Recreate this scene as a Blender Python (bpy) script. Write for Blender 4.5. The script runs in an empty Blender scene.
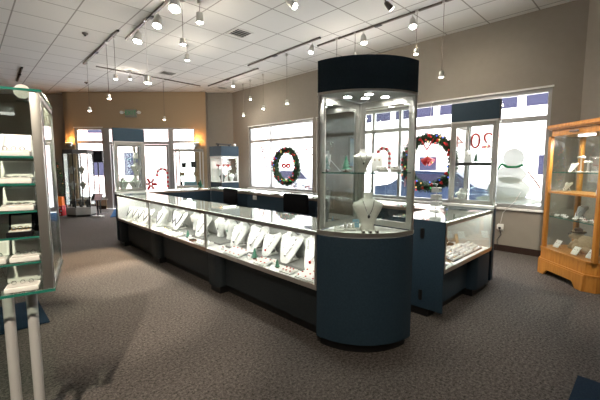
import bpy, bmesh, math, random
from mathutils import Vector, Matrix
random.seed(7)
PI = math.pi
scene = bpy.context.scene
COL = scene.collection

# ------------------------------------------------------------------ materials
MATS = {}
def mat(name, color, rough=0.5, metal=0.0, emit=None, estr=0.0, noise=None, spec=0.5):
    if name in MATS: return MATS[name]
    m = bpy.data.materials.new(name); m.use_nodes = True
    nt = m.node_tree; b = nt.nodes['Principled BSDF']
    b.inputs['Base Color'].default_value = (*color, 1)
    b.inputs['Roughness'].default_value = rough
    b.inputs['Metallic'].default_value = metal
    b.inputs['Specular IOR Level'].default_value = spec
    if emit:
        b.inputs['Emission Color'].default_value = (*emit, 1)
        b.inputs['Emission Strength'].default_value = estr
    if noise:                                    # (scale, other colour, detail)
        tc = nt.nodes.new('ShaderNodeTexCoord'); n = nt.nodes.new('ShaderNodeTexNoise')
        n.inputs['Scale'].default_value = noise[0]; n.inputs['Detail'].default_value = noise[2]
        r = nt.nodes.new('ShaderNodeValToRGB')
        r.color_ramp.elements[0].position = 0.35; r.color_ramp.elements[1].position = 0.65
        r.color_ramp.elements[0].color = (*color, 1); r.color_ramp.elements[1].color = (*noise[1], 1)
        nt.links.new(tc.outputs['Object'], n.inputs['Vector'])
        nt.links.new(n.outputs['Fac'], r.inputs['Fac'])
        nt.links.new(r.outputs['Color'], b.inputs['Base Color'])
    MATS[name] = m
    return m

def glassmat(name, tint=(0.97, 0.985, 0.975), refl=0.09, rough=0.0, fres=True):
    m = bpy.data.materials.new(name); m.use_nodes = True
    nt = m.node_tree; nt.nodes.clear()
    out = nt.nodes.new('ShaderNodeOutputMaterial'); mx = nt.nodes.new('ShaderNodeMixShader')
    tr = nt.nodes.new('ShaderNodeBsdfTransparent'); gl = nt.nodes.new('ShaderNodeBsdfGlossy')
    tr.inputs['Color'].default_value = (*tint, 1)
    gl.inputs['Roughness'].default_value = rough
    gl.inputs['Color'].default_value = (0.95, 0.97, 0.96, 1)
    if fres:
        lw = nt.nodes.new('ShaderNodeLayerWeight'); lw.inputs['Blend'].default_value = 0.22
        mu = nt.nodes.new('ShaderNodeMath'); mu.operation = 'MULTIPLY_ADD'
        mu.inputs[1].default_value = 0.36; mu.inputs[2].default_value = refl * 0.35
        mu.use_clamp = True
        nt.links.new(lw.outputs['Facing'], mu.inputs[0])
        nt.links.new(mu.outputs[0], mx.inputs['Fac'])
    else:
        mx.inputs['Fac'].default_value = refl
    nt.links.new(tr.outputs[0], mx.inputs[1]); nt.links.new(gl.outputs[0], mx.inputs[2])
    nt.links.new(mx.outputs[0], out.inputs['Surface'])
    MATS[name] = m
    return m

G_CASE = glassmat('case_glass', (0.965, 0.985, 0.975), 0.05)
G_TOP = glassmat('counter_top_glass', (0.93, 0.97, 0.95), 0.10)
G_WIN = glassmat('window_glass', (0.96, 0.97, 0.97), 0.04)
G_SHELF = glassmat('shelf_glass', (0.88, 0.95, 0.92), 0.08)
G_EDGE = mat('glass_edge_green', (0.02, 0.16, 0.12), 0.15)
G_SIDE = glassmat('side_glass_reflective', (0.95, 0.97, 0.96), 0.38, 0.0, False)
G_MIRROR = glassmat('mirror_door_glass', (0.30, 0.32, 0.32), 0.62, 0.0, False)

WALL = mat('wall_paint_taupe', (0.275, 0.247, 0.212), 0.75, noise=(9, (0.286, 0.257, 0.220), 3))
WALLW = mat('wall_paint_warm', (0.40, 0.30, 0.19), 0.75)
WHITE = mat('white_paint', (0.80, 0.79, 0.77), 0.45)
DECK = mat('white_deck', (0.80, 0.80, 0.78), 0.5)
LINEN = mat('white_leatherette', (0.84, 0.84, 0.81), 0.5, noise=(40, (0.80, 0.80, 0.77), 2))
PALE = mat('pale_grey_leatherette', (0.66, 0.65, 0.62), 0.5)
GREYTRAY = mat('grey_tray_foam', (0.66, 0.67, 0.67), 0.6)
SLOT = mat('dark_grey_foam', (0.07, 0.075, 0.075), 0.7)
BLUE = mat('navy_laminate', (0.024, 0.050, 0.078), 0.55, noise=(60, (0.030, 0.060, 0.090), 4), spec=0.3)
DKBLUE = mat('dark_slate_laminate', (0.022, 0.030, 0.035), 0.6, noise=(60, (0.028, 0.036, 0.042), 4), spec=0.3)
RISER = mat('grey_riser', (.20, .20, .19), .5)
CASEBACK = mat('case_back_grey', (.42, .42, .40), .25)
BLACK = mat('black_plastic', (0.008, 0.008, 0.009), 0.45)
BLACKV = mat('black_velvet', (0.010, 0.010, 0.012), 0.9, spec=0.1)
ALU = mat('brushed_aluminium', (0.62, 0.61, 0.58), 0.32, 0.9)
LEGALU = mat('satin_aluminium', (.70, .70, .69), .35, .35)
CHROME = mat('polished_chrome', (0.75, 0.75, 0.75), 0.12, 1.0)
BRONZE = mat('bronze_aluminium', (0.42, 0.33, 0.26), 0.35, 0.8)
DKALU = mat('dark_bronze_metal', (0.16, 0.14, 0.125), 0.4, 0.7)
WINALU = mat('window_aluminium', (0.42, 0.42, 0.42), 0.45, 0.5)
GOLD = mat('gold', (0.80, 0.52, 0.16), 0.25, 1.0)
SILVER = mat('silver', (0.75, 0.75, 0.76), 0.2, 1.0)
RED = mat('red_gem', (0.45, 0.008, 0.012), 0.25)
DKGEM = mat('dark_bead', (0.03, 0.035, 0.04), 0.3)
GRNGEM = mat('green_gem', (0.02, 0.20, 0.10), 0.25)
GREEN = mat('pine_green', (0.012, 0.045, 0.020), 0.7, noise=(30, (0.03, 0.085, 0.03), 3))
LTGREEN = mat('toy_tree_green', (0.02, 0.16, 0.09), 0.5)
REDF = mat('red_ribbon', (0.55, 0.02, 0.025), 0.45)
BULBR = mat('red_bulb', (0.6, 0.02, 0.02), 0.3, emit=(1, 0.05, 0.03), estr=0.6)
BULBG = mat('green_bulb', (0.02, 0.5, 0.08), 0.3, emit=(0.05, 1, 0.2), estr=0.6)
BULBB = mat('blue_bulb', (0.05, 0.08, 0.6), 0.3, emit=(0.1, 0.2, 1), estr=0.8)
BULBY = mat('amber_bulb', (0.7, 0.4, 0.1), 0.3, emit=(1, 0.6, 0.2), estr=0.8)
LED = mat('led_diffuser', (0.9, 0.9, 0.9), 0.5, emit=(1.0, 0.97, 0.90), estr=7)
LAMP = mat('halogen_face', (0.9, 0.9, 0.9), 0.5, emit=(1.0, 0.90, 0.76), estr=30)
LAMPW = mat('halogen_face_white', (0.9, 0.9, 0.9), 0.5, emit=(1.0, 0.95, 0.88), estr=30)
SCONCE = mat('sconce_glow', (0.9, 0.8, 0.6), 0.5, emit=(1.0, 0.62, 0.25), estr=4)
ORANGE = mat('orange_paper_glow', (0.75, 0.16, 0.02), 0.6, emit=(1, 0.25, 0.03), estr=0.15)  # paper given a faint emission; the bag is no lamp
PAPER = mat('paper_white', (0.82, 0.82, 0.80), 0.7)
PINKP = mat('pink_paper', (0.8, 0.6, 0.66), 0.6)
TAN = mat('tan_plush', (0.40, 0.30, 0.19), 0.9, noise=(60, (0.33, 0.24, 0.15), 4))
BROWNF = mat('brown_felt', (0.09, 0.045, 0.025), 0.9)
LTBLUE = mat('pale_blue_card', (0.30, 0.52, 0.66), 0.6)
PAINTR = mat('window_paint_red', (0.75, 0.06, 0.07), 0.6)
PAINTP = mat('window_paint_pink', (0.85, 0.42, 0.44), 0.6)
PAINTW = glassmat('window_paint_white', (0.55, 0.60, 0.60), 0.0, 0.5, False)
def frosted(name, color, alpha):
    m = bpy.data.materials.new(name); m.use_nodes = True
    b = m.node_tree.nodes['Principled BSDF']
    b.inputs['Base Color'].default_value = (*color, 1); b.inputs['Roughness'].default_value = 0.8
    b.inputs['Alpha'].default_value = alpha
    MATS[name] = m; return m
PAINTW = frosted('window_paint_white_wash', (0.56, 0.64, 0.60), 0.72)
PAINTG = mat('window_paint_green', (0.03, 0.30, 0.12), 0.6)
PAINTB = mat('window_paint_brown', (0.20, 0.08, 0.05), 0.7)
MATNAVY = mat('navy_carpet', (0.010, 0.024, 0.048), 0.95, noise=(80, (0.016, 0.034, 0.06), 3), spec=0.1)
MATBLUE = mat('blue_carpet', (0.012, 0.06, 0.15), 0.95, noise=(80, (0.02, 0.08, 0.19), 3), spec=0.1)
BASEB = mat('brown_baseboard', (0.030, 0.014, 0.010), 0.5)

def wood_mat():
    m = bpy.data.materials.new('honey_oak'); m.use_nodes = True
    nt = m.node_tree; b = nt.nodes['Principled BSDF']; b.inputs['Roughness'].default_value = 0.35
    tc = nt.nodes.new('ShaderNodeTexCoord'); mp = nt.nodes.new('ShaderNodeMapping')
    mp.inputs['Scale'].default_value = (14, 14, 1.6)
    n = nt.nodes.new('ShaderNodeTexNoise'); n.inputs['Scale'].default_value = 3; n.inputs['Detail'].default_value = 6
    r = nt.nodes.new('ShaderNodeValToRGB')
    r.color_ramp.elements[0].position = 0.3; r.color_ramp.elements[1].position = 0.75
    r.color_ramp.elements[0].color = (0.44, 0.175, 0.030, 1); r.color_ramp.elements[1].color = (0.60, 0.275, 0.058, 1)
    nt.links.new(tc.outputs['Object'], mp.inputs['Vector']); nt.links.new(mp.outputs[0], n.inputs['Vector'])
    nt.links.new(n.outputs['Fac'], r.inputs['Fac']); nt.links.new(r.outputs['Color'], b.inputs['Base Color'])
    return m
OAK = wood_mat()

def carpet_mat():
    m = bpy.data.materials.new('grey_brown_carpet'); m.use_nodes = True
    nt = m.node_tree; b = nt.nodes['Principled BSDF']; b.inputs['Roughness'].default_value = 0.95
    b.inputs['Specular IOR Level'].default_value = 0.15
    tc = nt.nodes.new('ShaderNodeTexCoord')
    n = nt.nodes.new('ShaderNodeTexNoise'); n.inputs['Scale'].default_value = 48; n.inputs['Detail'].default_value = 6
    n.inputs['Roughness'].default_value = 0.9
    n2 = nt.nodes.new('ShaderNodeTexNoise'); n2.inputs['Scale'].default_value = 1.1; n2.inputs['Detail'].default_value = 2
    r = nt.nodes.new('ShaderNodeValToRGB')
    r.color_ramp.elements[0].position = 0.40; r.color_ramp.elements[1].position = 0.62
    r.color_ramp.elements[0].color = (0.030, 0.027, 0.025, 1); r.color_ramp.elements[1].color = (0.240, 0.210, 0.195, 1)
    mx = nt.nodes.new('ShaderNodeMixRGB'); mx.blend_type = 'MULTIPLY'; mx.inputs['Fac'].default_value = 0.25
    for a, o in ((n, 0), (n2, 1)): nt.links.new(tc.outputs['Object'], a.inputs['Vector'])
    nt.links.new(n.outputs['Fac'], r.inputs['Fac']); nt.links.new(r.outputs['Color'], mx.inputs['Color1'])
    nt.links.new(n2.outputs['Fac'], mx.inputs['Color2']); nt.links.new(mx.outputs[0], b.inputs['Base Color'])
    bp = nt.nodes.new('ShaderNodeBump'); bp.inputs['Strength'].default_value = 0.2; bp.inputs['Distance'].default_value = 0.01
    nt.links.new(n.outputs['Fac'], bp.inputs['Height']); nt.links.new(bp.outputs[0], b.inputs['Normal'])
    return m

def brick_mat(name, c1, c2, mortar, scale, bw=0.5, rh=0.25, ms=0.02, offset=0.5, rough=0.8, rot=None):
    m = bpy.data.materials.new(name); m.use_nodes = True
    nt = m.node_tree; b = nt.nodes['Principled BSDF']; b.inputs['Roughness'].default_value = rough
    tc = nt.nodes.new('ShaderNodeTexCoord'); mp = nt.nodes.new('ShaderNodeMapping')
    if rot: mp.inputs['Rotation'].default_value = rot
    br = nt.nodes.new('ShaderNodeTexBrick')
    br.inputs['Color1'].default_value = (*c1, 1); br.inputs['Color2'].default_value = (*c2, 1)
    br.inputs['Mortar'].default_value = (*mortar, 1); br.inputs['Scale'].default_value = scale
    br.inputs['Brick Width'].default_value = bw; br.inputs['Row Height'].default_value = rh
    br.inputs['Mortar Size'].default_value = ms; br.offset = offset
    nt.links.new(tc.outputs['Object'], mp.inputs['Vector']); nt.links.new(mp.outputs[0], br.inputs['Vector'])
    nt.links.new(br.outputs['Color'], b.inputs['Base Color'])
    return m
TILE = brick_mat('ceiling_tiles', (0.68, 0.68, 0.665), (0.645, 0.645, 0.63), (0.30, 0.295, 0.28), 1.0, 0.73, 0.73, 0.011, 0.0, 0.9)

# ------------------------------------------------------------------ mesh helpers
def box(bm, x0, x1, y0, y1, z0, z1, bev=0.0, M=None):
    m = Matrix.Translation(((x0+x1)/2, (y0+y1)/2, (z0+z1)/2)) @ Matrix.Diagonal((abs(x1-x0), abs(y1-y0), abs(z1-z0), 1))
    if M is not None: m = M @ m
    r = bmesh.ops.create_cube(bm, size=1.0, matrix=m)
    if bev > 0:
        es = {e for v in r['verts'] for e in v.link_edges}
        bmesh.ops.bevel(bm, geom=list(es), offset=bev, segments=2, profile=0.6, affect='EDGES')
    return bm
def tube(bm, pts, r, seg=8, closed=False, cap=True):
    pts = [Vector(p) for p in pts]; n = len(pts); rings = []
    rad = r if isinstance(r, (list, tuple)) else [r]*n
    prev = None
    for i, p in enumerate(pts):
        if closed: t = (pts[(i+1) % n] - pts[i-1]).normalized()
        else: t = (pts[min(i+1, n-1)] - pts[max(i-1, 0)]).normalized()
        if prev is None:
            a = Vector((0, 0, 1)) if abs(t.z) < 0.9 else Vector((1, 0, 0))
            u = t.cross(a).normalized()
        else:
            u = (prev - t*prev.dot(t)).normalized()
        prev = u; w = t.cross(u)
        rings.append([bm.verts.new(p + (u*math.cos(2*PI*k/seg) + w*math.sin(2*PI*k/seg))*rad[i]) for k in range(seg)])
    for i in range(n if closed else n-1):
        A, B = rings[i], rings[(i+1) % n]
        for k in range(seg):
            try: bm.faces.new((A[k], A[(k+1) % seg], B[(k+1) % seg], B[k]))
            except ValueError: pass
    if cap and not closed:
        bm.faces.new(rings[0][::-1]); bm.faces.new(rings[-1])
    return bm
def loft(bm, secs, seg=20):
    """secs: (z, rx, ry, xo, yo) closed elliptical sections, bottom to top"""
    rings = []
    for z, rx, ry, xo, yo in secs:
        rings.append([bm.verts.new((xo + rx*math.cos(2*PI*k/seg), yo + ry*math.sin(2*PI*k/seg), z)) for k in range(seg)])
    for A, B in zip(rings, rings[1:]):
        for k in range(seg): bm.faces.new((A[k], A[(k+1) % seg], B[(k+1) % seg], B[k]))
    bm.faces.new(rings[0][::-1]); bm.faces.new(rings[-1])
    return bm
def lathe(bm, prof, seg=24, c=(0, 0)):
    return loft(bm, [(z, r, r, c[0], c[1]) for r, z in prof], seg)
def prism(bm, poly, z0, z1, M=None):
    lo = [bm.verts.new((x, y, z0)) for x, y in poly]; hi = [bm.verts.new((x, y, z1)) for x, y in poly]
    n = len(poly)
    for k in range(n): bm.faces.new((lo[k], lo[(k+1) % n], hi[(k+1) % n], hi[k]))
    bm.faces.new(lo[::-1]); bm.faces.new(hi)
    if M is not None: bmesh.ops.transform(bm, matrix=M, verts=lo+hi)
    return bm
def ball(bm, c, r, seg=10, s=(1, 1, 1), M=None):
    m = Matrix.Translation(c) @ Matrix.Diagonal((r*s[0], r*s[1], r*s[2], 1))
    if M is not None: m = M @ m
    bmesh.ops.create_uvsphere(bm, u_segments=seg, v_segments=max(4, seg//2+1), radius=1.0, matrix=m)
    return bm
def obj(name, bm, material, parent=None, smooth=True, loc=None, rotz=None):
    if isinstance(bm, bpy.types.Mesh): me = bm
    else:
        bmesh.ops.recalc_face_normals(bm, faces=bm.faces)
        me = bpy.data.meshes.new(name); bm.to_mesh(me); bm.free()
        me.materials.append(material)
        if smooth:
            for p in me.polygons: p.use_smooth = True
            me.set_sharp_from_angle(angle=math.radians(38))
    o = bpy.data.objects.new(name, me); COL.objects.link(o)
    if parent: o.parent = parent
    if loc: o.location = loc
    if rotz is not None: o.rotation_euler = (0, 0, rotz)
    return o
CACHE = {}
def part(name, key, build, material, parent, **kw):
    """a part whose mesh is shared by every copy made with the same key"""
    k = (key, material.name)
    if k in CACHE: return obj(name, CACHE[k], material, parent, **kw)
    o = obj(name, build(bmesh.new()), material, parent, **kw); CACHE[k] = o.data
    return o
def tag(o, label, cat, group=None):
    o['label'] = label; o['category'] = cat
    if group: o['group'] = group
    return o
def thing(name, label, cat, loc=(0, 0, 0), rotz=0, group=None, par=None):
    o = bpy.data.objects.new(name, None); COL.objects.link(o); o.empty_display_size = 0.1
    o.location = loc; o.rotation_euler = (0, 0, rotz)
    return tag(o, label, cat, group)
def struct(name, bm, m, parent=None, smooth=False):
    o = obj(name, bm, m, parent, smooth)
    if not parent: o['kind'] = 'structure'
    return o
def mt(x, y, z): return Matrix.Translation((x, y, z))
def rx(a): return Matrix.Rotation(a, 4, 'X')
def ry(a): return Matrix.Rotation(a, 4, 'Y')
def rz(a): return Matrix.Rotation(a, 4, 'Z')
ORD = ['first', 'second', 'third', 'fourth', 'fifth', 'sixth', 'seventh', 'eighth', 'ninth', 'tenth', 'eleventh', 'twelfth']

# ------------------------------------------------------------------ room shell
CZ = 3.94
def wall_seg(bm, a, b, z0, z1, t=0.15, s0=None, s1=None):
    """wall slab between plan points a and b; its outside lies to the right of a->b"""
    a = Vector(a); b = Vector(b); d = (b-a); L = d.length; d.normalize()
    n = Vector((d.y, -d.x))
    p, q = (a + d*(s0 if s0 is not None else 0)), (a + d*(s1 if s1 is not None else L))
    prism(bm, [tuple(p), tuple(q), tuple(q+n*t), tuple(p+n*t)], z0, z1)

P_right_corner = (6.7, 0.85); P_win_far = (6.7, 10.17)
P_ret_r = (6.10, 10.77); P_ch_r = (5.955, 10.655); P_ch_l = (2.554, 14.056); P_ret_l = (2.734, 14.236); P_back_l = (0.6, 16.37)
XW = 6.7
# floor and ceiling
poly = [(-2.6, -2.6), (5.0, -2.6), (5.0, -0.85), P_right_corner, P_win_far, P_ret_r, P_ch_r, P_ch_l, P_ret_l, P_back_l, (-2.6, 16.37)]
struct('floor', prism(bmesh.new(), poly, -0.05, 0.0), carpet_mat())
struct('ceiling', prism(bmesh.new(), [(x*1.0, y*1.0) for x, y in poly], CZ, CZ+0.06), TILE)
# window wall with two window openings
bm = bmesh.new()
W1 = (1.22, 6.27); W2 = (6.41, 9.28); WZ = (0.77, 2.72)
def xwall(y0, y1, z0, z1): box(bm, XW, XW+0.2, y0, y1, z0, z1)
xwall(0.75, 10.4, WZ[1], CZ); xwall(0.75, 10.4, 0, WZ[0])
xwall(0.75, W1[0], WZ[0], WZ[1]); xwall(W1[1], W2[0], WZ[0], WZ[1]); xwall(W2[1], 10.4, WZ[0], WZ[1])
struct('wall_right', bm, WALL)
def plain_wall(name, a, b, m=WALL):
    b_ = bmesh.new(); wall_seg(b_, a, b, 0, CZ); return struct(name, b_, m)
plain_wall('wall_near_right', (5.0, -0.85), (6.7, 0.85))
plain_wall('wall_near', (5.0, -2.6), (5.0, -0.85))
plain_wall('wall_behind', (-2.6, -2.6), (5.0, -2.6))
plain_wall('wall_left', (-2.6, 16.37), (-2.6, -2.6))
plain_wall('wall_far_left', P_back_l, (-2.6, 16.37))
plain_wall('wall_back_left', P_ret_l, P_back_l)
plain_wall('wall_back_return_left', P_ch_l, P_ret_l)
plain_wall('wall_back_return_right', P_ret_r, P_ch_r)
plain_wall('wall_back_right', P_win_far, P_ret_r)
# entrance wall (45 degrees) built in its own frame: s runs left to right in the photo
chA = Vector(P_ch_l); chB = Vector(P_ch_r); chd = (chB-chA).normalized(); CHL = (chB-chA).length
CHROT = math.atan2(chd.y, chd.x)
CHM = Matrix.Translation((chA.x, chA.y, 0)) @ rz(CHROT)     # local x along the wall, +y behind it (outside)
def sx(px):                                                    # distance along the wall of a sight line
    t = math.tan(math.atan((px-300)*0.9935/346.7) + math.radians(44.2))
    y = (chA.x+chA.y)/(1+t); x = t*y
    return (Vector((x, y))-chA).dot(chd)
S = {p: sx(p) for p in (75, 78, 103, 109, 140, 168, 171, 193, 195, 71, 197, 133)}
EZ = 2.76
bm = bmesh.new()
s0, s1 = S[75], S[195]
box(bm, 0, s0, 0, 0.2, 0, CZ, M=CHM); box(bm, s1, CHL, 0, 0.2, 0, CZ, M=CHM); box(bm, s0, s1, 0, 0.2, EZ, CZ, M=CHM)
box(bm, s0, S[103], 0, 0.2, 0, 0.35, M=CHM); box(bm, S[171], s1, 0, 0.2, 0, 0.35, M=CHM)
struct('wall_back', bm, WALLW)

def win_thing(name, M, x0, x1, z0, z1, bars_x, bars_z, fw=0.06, d0=0.05, d1=0.12, sill=True, m=WINALU):
    b = bmesh.new()
    for a0, a1 in ((x0, x0+fw), (x1-fw, x1)): box(b, a0, a1, d0, d1, z0, z1, M=M)
    for c0, c1 in ((z0, z0+fw), (z1-fw, z1)): box(b, x0+fw, x1-fw, d0, d1, c0, c1, M=M)
    xs = [x0+fw] + [v for bx in bars_x for v in (bx-0.03, bx+0.03)] + [x1-fw]
    for bx in bars_x: box(b, bx-0.03, bx+0.03, d0, d1, z0+fw, z1-fw, M=M)
    for bz in bars_z:
        for a, c in zip(xs[::2], xs[1::2]): box(b, a, c, d0, d1, bz-0.04, bz+0.04, M=M)
    fr = obj('window_frame', b, m); fr.name = name; fr['kind'] = 'structure'
    g = bmesh.new(); box(g, x0+fw*0.5, x1-fw*0.5, (d0+d1)/2-0.004, (d0+d1)/2+0.004, z0+fw*0.5, z1-fw*0.5, M=M)
    obj('pane', g, G_WIN, fr)
    if sill:
        s = bmesh.new(); box(s, x0-0.05, x1+0.05, -0.05, d0, z0-0.035, z0-0.001, 0.006, M=M)
        obj('window_sill', s, WHITE, fr)
        s = bmesh.new(); box(s, x0-0.02, x1+0.02, -0.012, d0, z1+0.001, z1+0.03, M=M)
        obj('window_head', s, WHITE, fr)
    return fr
# window wall frame: local x = +y world reversed so that +y local = +x world
WM = Matrix.Translation((XW, 0, 0)) @ rz(-PI/2)               # local x -> -y world, local y -> +x world
win_thing('window_1', WM, -W1[1], -W1[0], WZ[0], WZ[1], [-4.55, -3.88, -2.46], [2.26])
win_thing('window_2', WM, -W2[1], -W2[0], WZ[0], WZ[1], [-8.22], [2.26])
win_thing('window_3', CHM, S[75], S[103], 0.35, EZ, [], [2.29])
win_thing('window_4', CHM, S[171], S[195], 0.35, EZ, [], [2.29, 2.0], sill=False)
# entrance: transom strip with two glazed doors below
def glazed(name, M, x0, x1, z0, z1, fw, m=WINALU, handle=None):
    b = bmesh.new()
    for a0, a1 in ((x0, x0+fw), (x1-fw, x1)): box(b, a0, a1, 0.05, 0.11, z0, z1, M=M)
    box(b, x0+fw, x1-fw, 0.05, 0.11, z1-fw, z1, M=M); box(b, x0+fw, x1-fw, 0.05, 0.11, z0, z0+fw*2.2, M=M)
    o = obj(name, b, m); o['kind'] = 'structure'
    g = bmesh.new(); box(g, x0+fw*0.8, x1-fw*0.8, 0.076, 0.084, z0+fw*2, z1-fw*0.8, M=M); obj('pane', g, G_WIN, o)
    if handle:
        h = bmesh.new(); hx = handle
        tube(h, [M @ Vector(p) for p in ((hx, 0.05, 0.95), (hx, 0.0, 0.95), (hx, 0.0, 1.25), (hx, 0.05, 1.25))], 0.012, 8)
        obj('door_handle', h, ALU, o)
    return o
SM = (S[109]+S[168])/2
glazed('door_1', CHM, S[109]+0.02, SM-0.01, 0.01, 2.2, 0.07, WINALU, SM-0.09)
glazed('door_2', CHM, SM+0.01, S[168]-0.02, 0.01, 2.2, 0.07, WINALU, SM+0.09)
b = bmesh.new()
box(b, S[103], S[109], 0.03, 0.14, 0, EZ, M=CHM); box(b, S[168], S[171], 0.03, 0.14, 0, EZ, M=CHM)
box(b, S[109], S[168], 0.03, 0.14, 2.21, 2.30, M=CHM); box(b, S[109], S[168], 0.03, 0.14, EZ-0.05, EZ, M=CHM)
struct('trim_1', b, WINALU)
g = bmesh.new(); box(g, S[109], S[168], 0.08, 0.088, 2.30, EZ-0.05, M=CHM)
o = obj('window_5', g, G_WIN); o['kind'] = 'structure'
# baseboards
def bboard(name, a, b_):
    k = bmesh.new(); wall_seg(k, a, b_, 0.0, 0.11, -0.018); struct(name, k, BASEB)
bboard('baseboard_right', P_right_corner, P_win_far)
bboard('baseboard_near_right', (5.0, -0.85), (6.7, 0.85))
k = bmesh.new(); box(k, 0, S[75]-0.01, -0.018, 0, 0, 0.11, M=CHM); box(k, S[195]+0.01, CHL, -0.018, 0, 0, 0.11, M=CHM); box(k, S[75]-0.01, S[103], -0.018, 0, 0, 0.11, M=CHM)
struct('baseboard_back', k, BASEB)

# ------------------------------------------------------------------ outside
def out_struct(name, bm, m): o = obj(name, bm, m, smooth=False); o['kind'] = 'structure'; return o
bm = bmesh.new(); prism(bm, [(6.95, -30), (60, -30), (60, 70), (-30, 70), (-30, 16.6), (0.7, 16.6), (6.95, 10.4)], -0.14, -0.08)
out_struct('ground', bm, mat('pale_pavement', (0.72, 0.72, 0.73), 0.8, noise=(0.5, (0.62, 0.62, 0.64), 4)))
FAC = mat('pale_stucco', (0.82, 0.78, 0.77), 0.8)
FWIN = mat('dark_shop_window', (0.022, 0.022, 0.045), 0.5, spec=0.12)
FBRICK = brick_mat('pink_brick', (0.62, 0.40, 0.38), (0.68, 0.47, 0.45), (0.75, 0.68, 0.66), 1.0, 0.45, 0.18, 0.02, 0.5, 0.8, (PI/2, 0, 0))
def facade(label, loc, rot, L, H, wallm, wins, band=None):
    t = thing('shop_building', label, 'building', loc, rot)
    b = bmesh.new(); box(b, 0, L, 0, 4, 0, H); obj('wall', b, wallm, t, False)
    for (x0, x1, z0, z1) in wins:
        b = bmesh.new(); box(b, x0, x1, -0.03, 0.02, z0, z1); obj('window', b, FWIN, t, False)
    b = bmesh.new(); box(b, -0.1, L+0.1, -0.15, 4.1, H+0.002, H+0.2); obj('parapet', b, FAC, t, False)
    if band:
        b = bmesh.new(); box(b, 0, L, -0.5, -0.002, band[0], band[1]); obj('awning', b, band[2], t, False)
    return t
# across the window wall: front faces -x
wl = []
for i in range(17): wl.append((0.6+i*1.5, 1.7+i*1.5, 4.6, 5.6))
for i in range(4): wl.append((2.0+i*6.4, 3.1+i*6.4, 1.1, 2.1))
facade('long pale stucco shop building across the street beyond the wide windows', (21, 19, -0.08), -PI/2, 26, 8.5, FAC, wl, (3.0, 3.3, mat('pink_awning', (0.72, 0.5, 0.48), 0.8)))
facade('pink brick building seen through the entrance windows', (3.2, 24.5, -0.08), -PI/4, 6.5, 9, FBRICK, [(0.8+i*2.0, 2.0+i*2.0, z, z+1.3) for i in range(3) for z in (1.0, 3.4, 6.0)])
facade('pale building facing the glazed entrance doors across the road', (9.6, 17.6, -0.08), -PI/4, 9, 6, FAC, [(0.8+i*2.4, 2.2+i*2.4, 3.9, 4.9) for i in range(3)])

def car(label, loc, rot, m):
    t = thing('parked_car', label, 'car', loc, rot)
    b = bmesh.new()
    prof = [(-2.1, 0.28), (-2.12, 0.72), (-1.95, 0.92), (-1.25, 0.98), (-0.75, 1.38), (0.65, 1.42), (1.35, 0.98), (2.0, 0.88), (2.12, 0.62), (2.1, 0.28)]
    prism(b, [(x, z) for x, z in prof], -0.85, 0.85, rx(PI/2))
    bmesh.ops.bevel(b, geom=b.edges[:], offset=0.06, segments=2, affect='EDGES')
    obj('car_body', b, m, t)
    for sy in (-1, 1):
        b = bmesh.new(); prism(b, [(-1.1, 1.0), (-0.68, 1.31), (0.55, 1.34), (1.1, 1.0)], -0.01, 0.01, mt(0, sy*0.855, 0) @ rx(PI/2))
        obj('side_window', b, FWIN, t, False)
        for wx in (-1.3, 1.3):
            b = bmesh.new(); tube(b, [(wx, sy*0.70, 0.32), (wx, sy*0.88, 0.32)], 0.32, 20)
            w = obj('wheel', b, BLACK, t)
            b = bmesh.new(); tube(b, [(wx, sy*0.885, 0.32), (wx, sy*0.90, 0.32)], 0.19, 14); obj('hubcap', b, ALU, w)
    return t
car('dark blue car parked outside behind the bell wreath', (10.6, 4.6, -0.08), PI/2, mat('blue_car_paint', (0.012, 0.025, 0.06), 0.3))
car('silver car parked outside behind the red bow wreath', (11.2, 11.3, -0.08), PI/2, mat('silver_car_paint', (0.35, 0.36, 0.40), 0.3))

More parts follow.
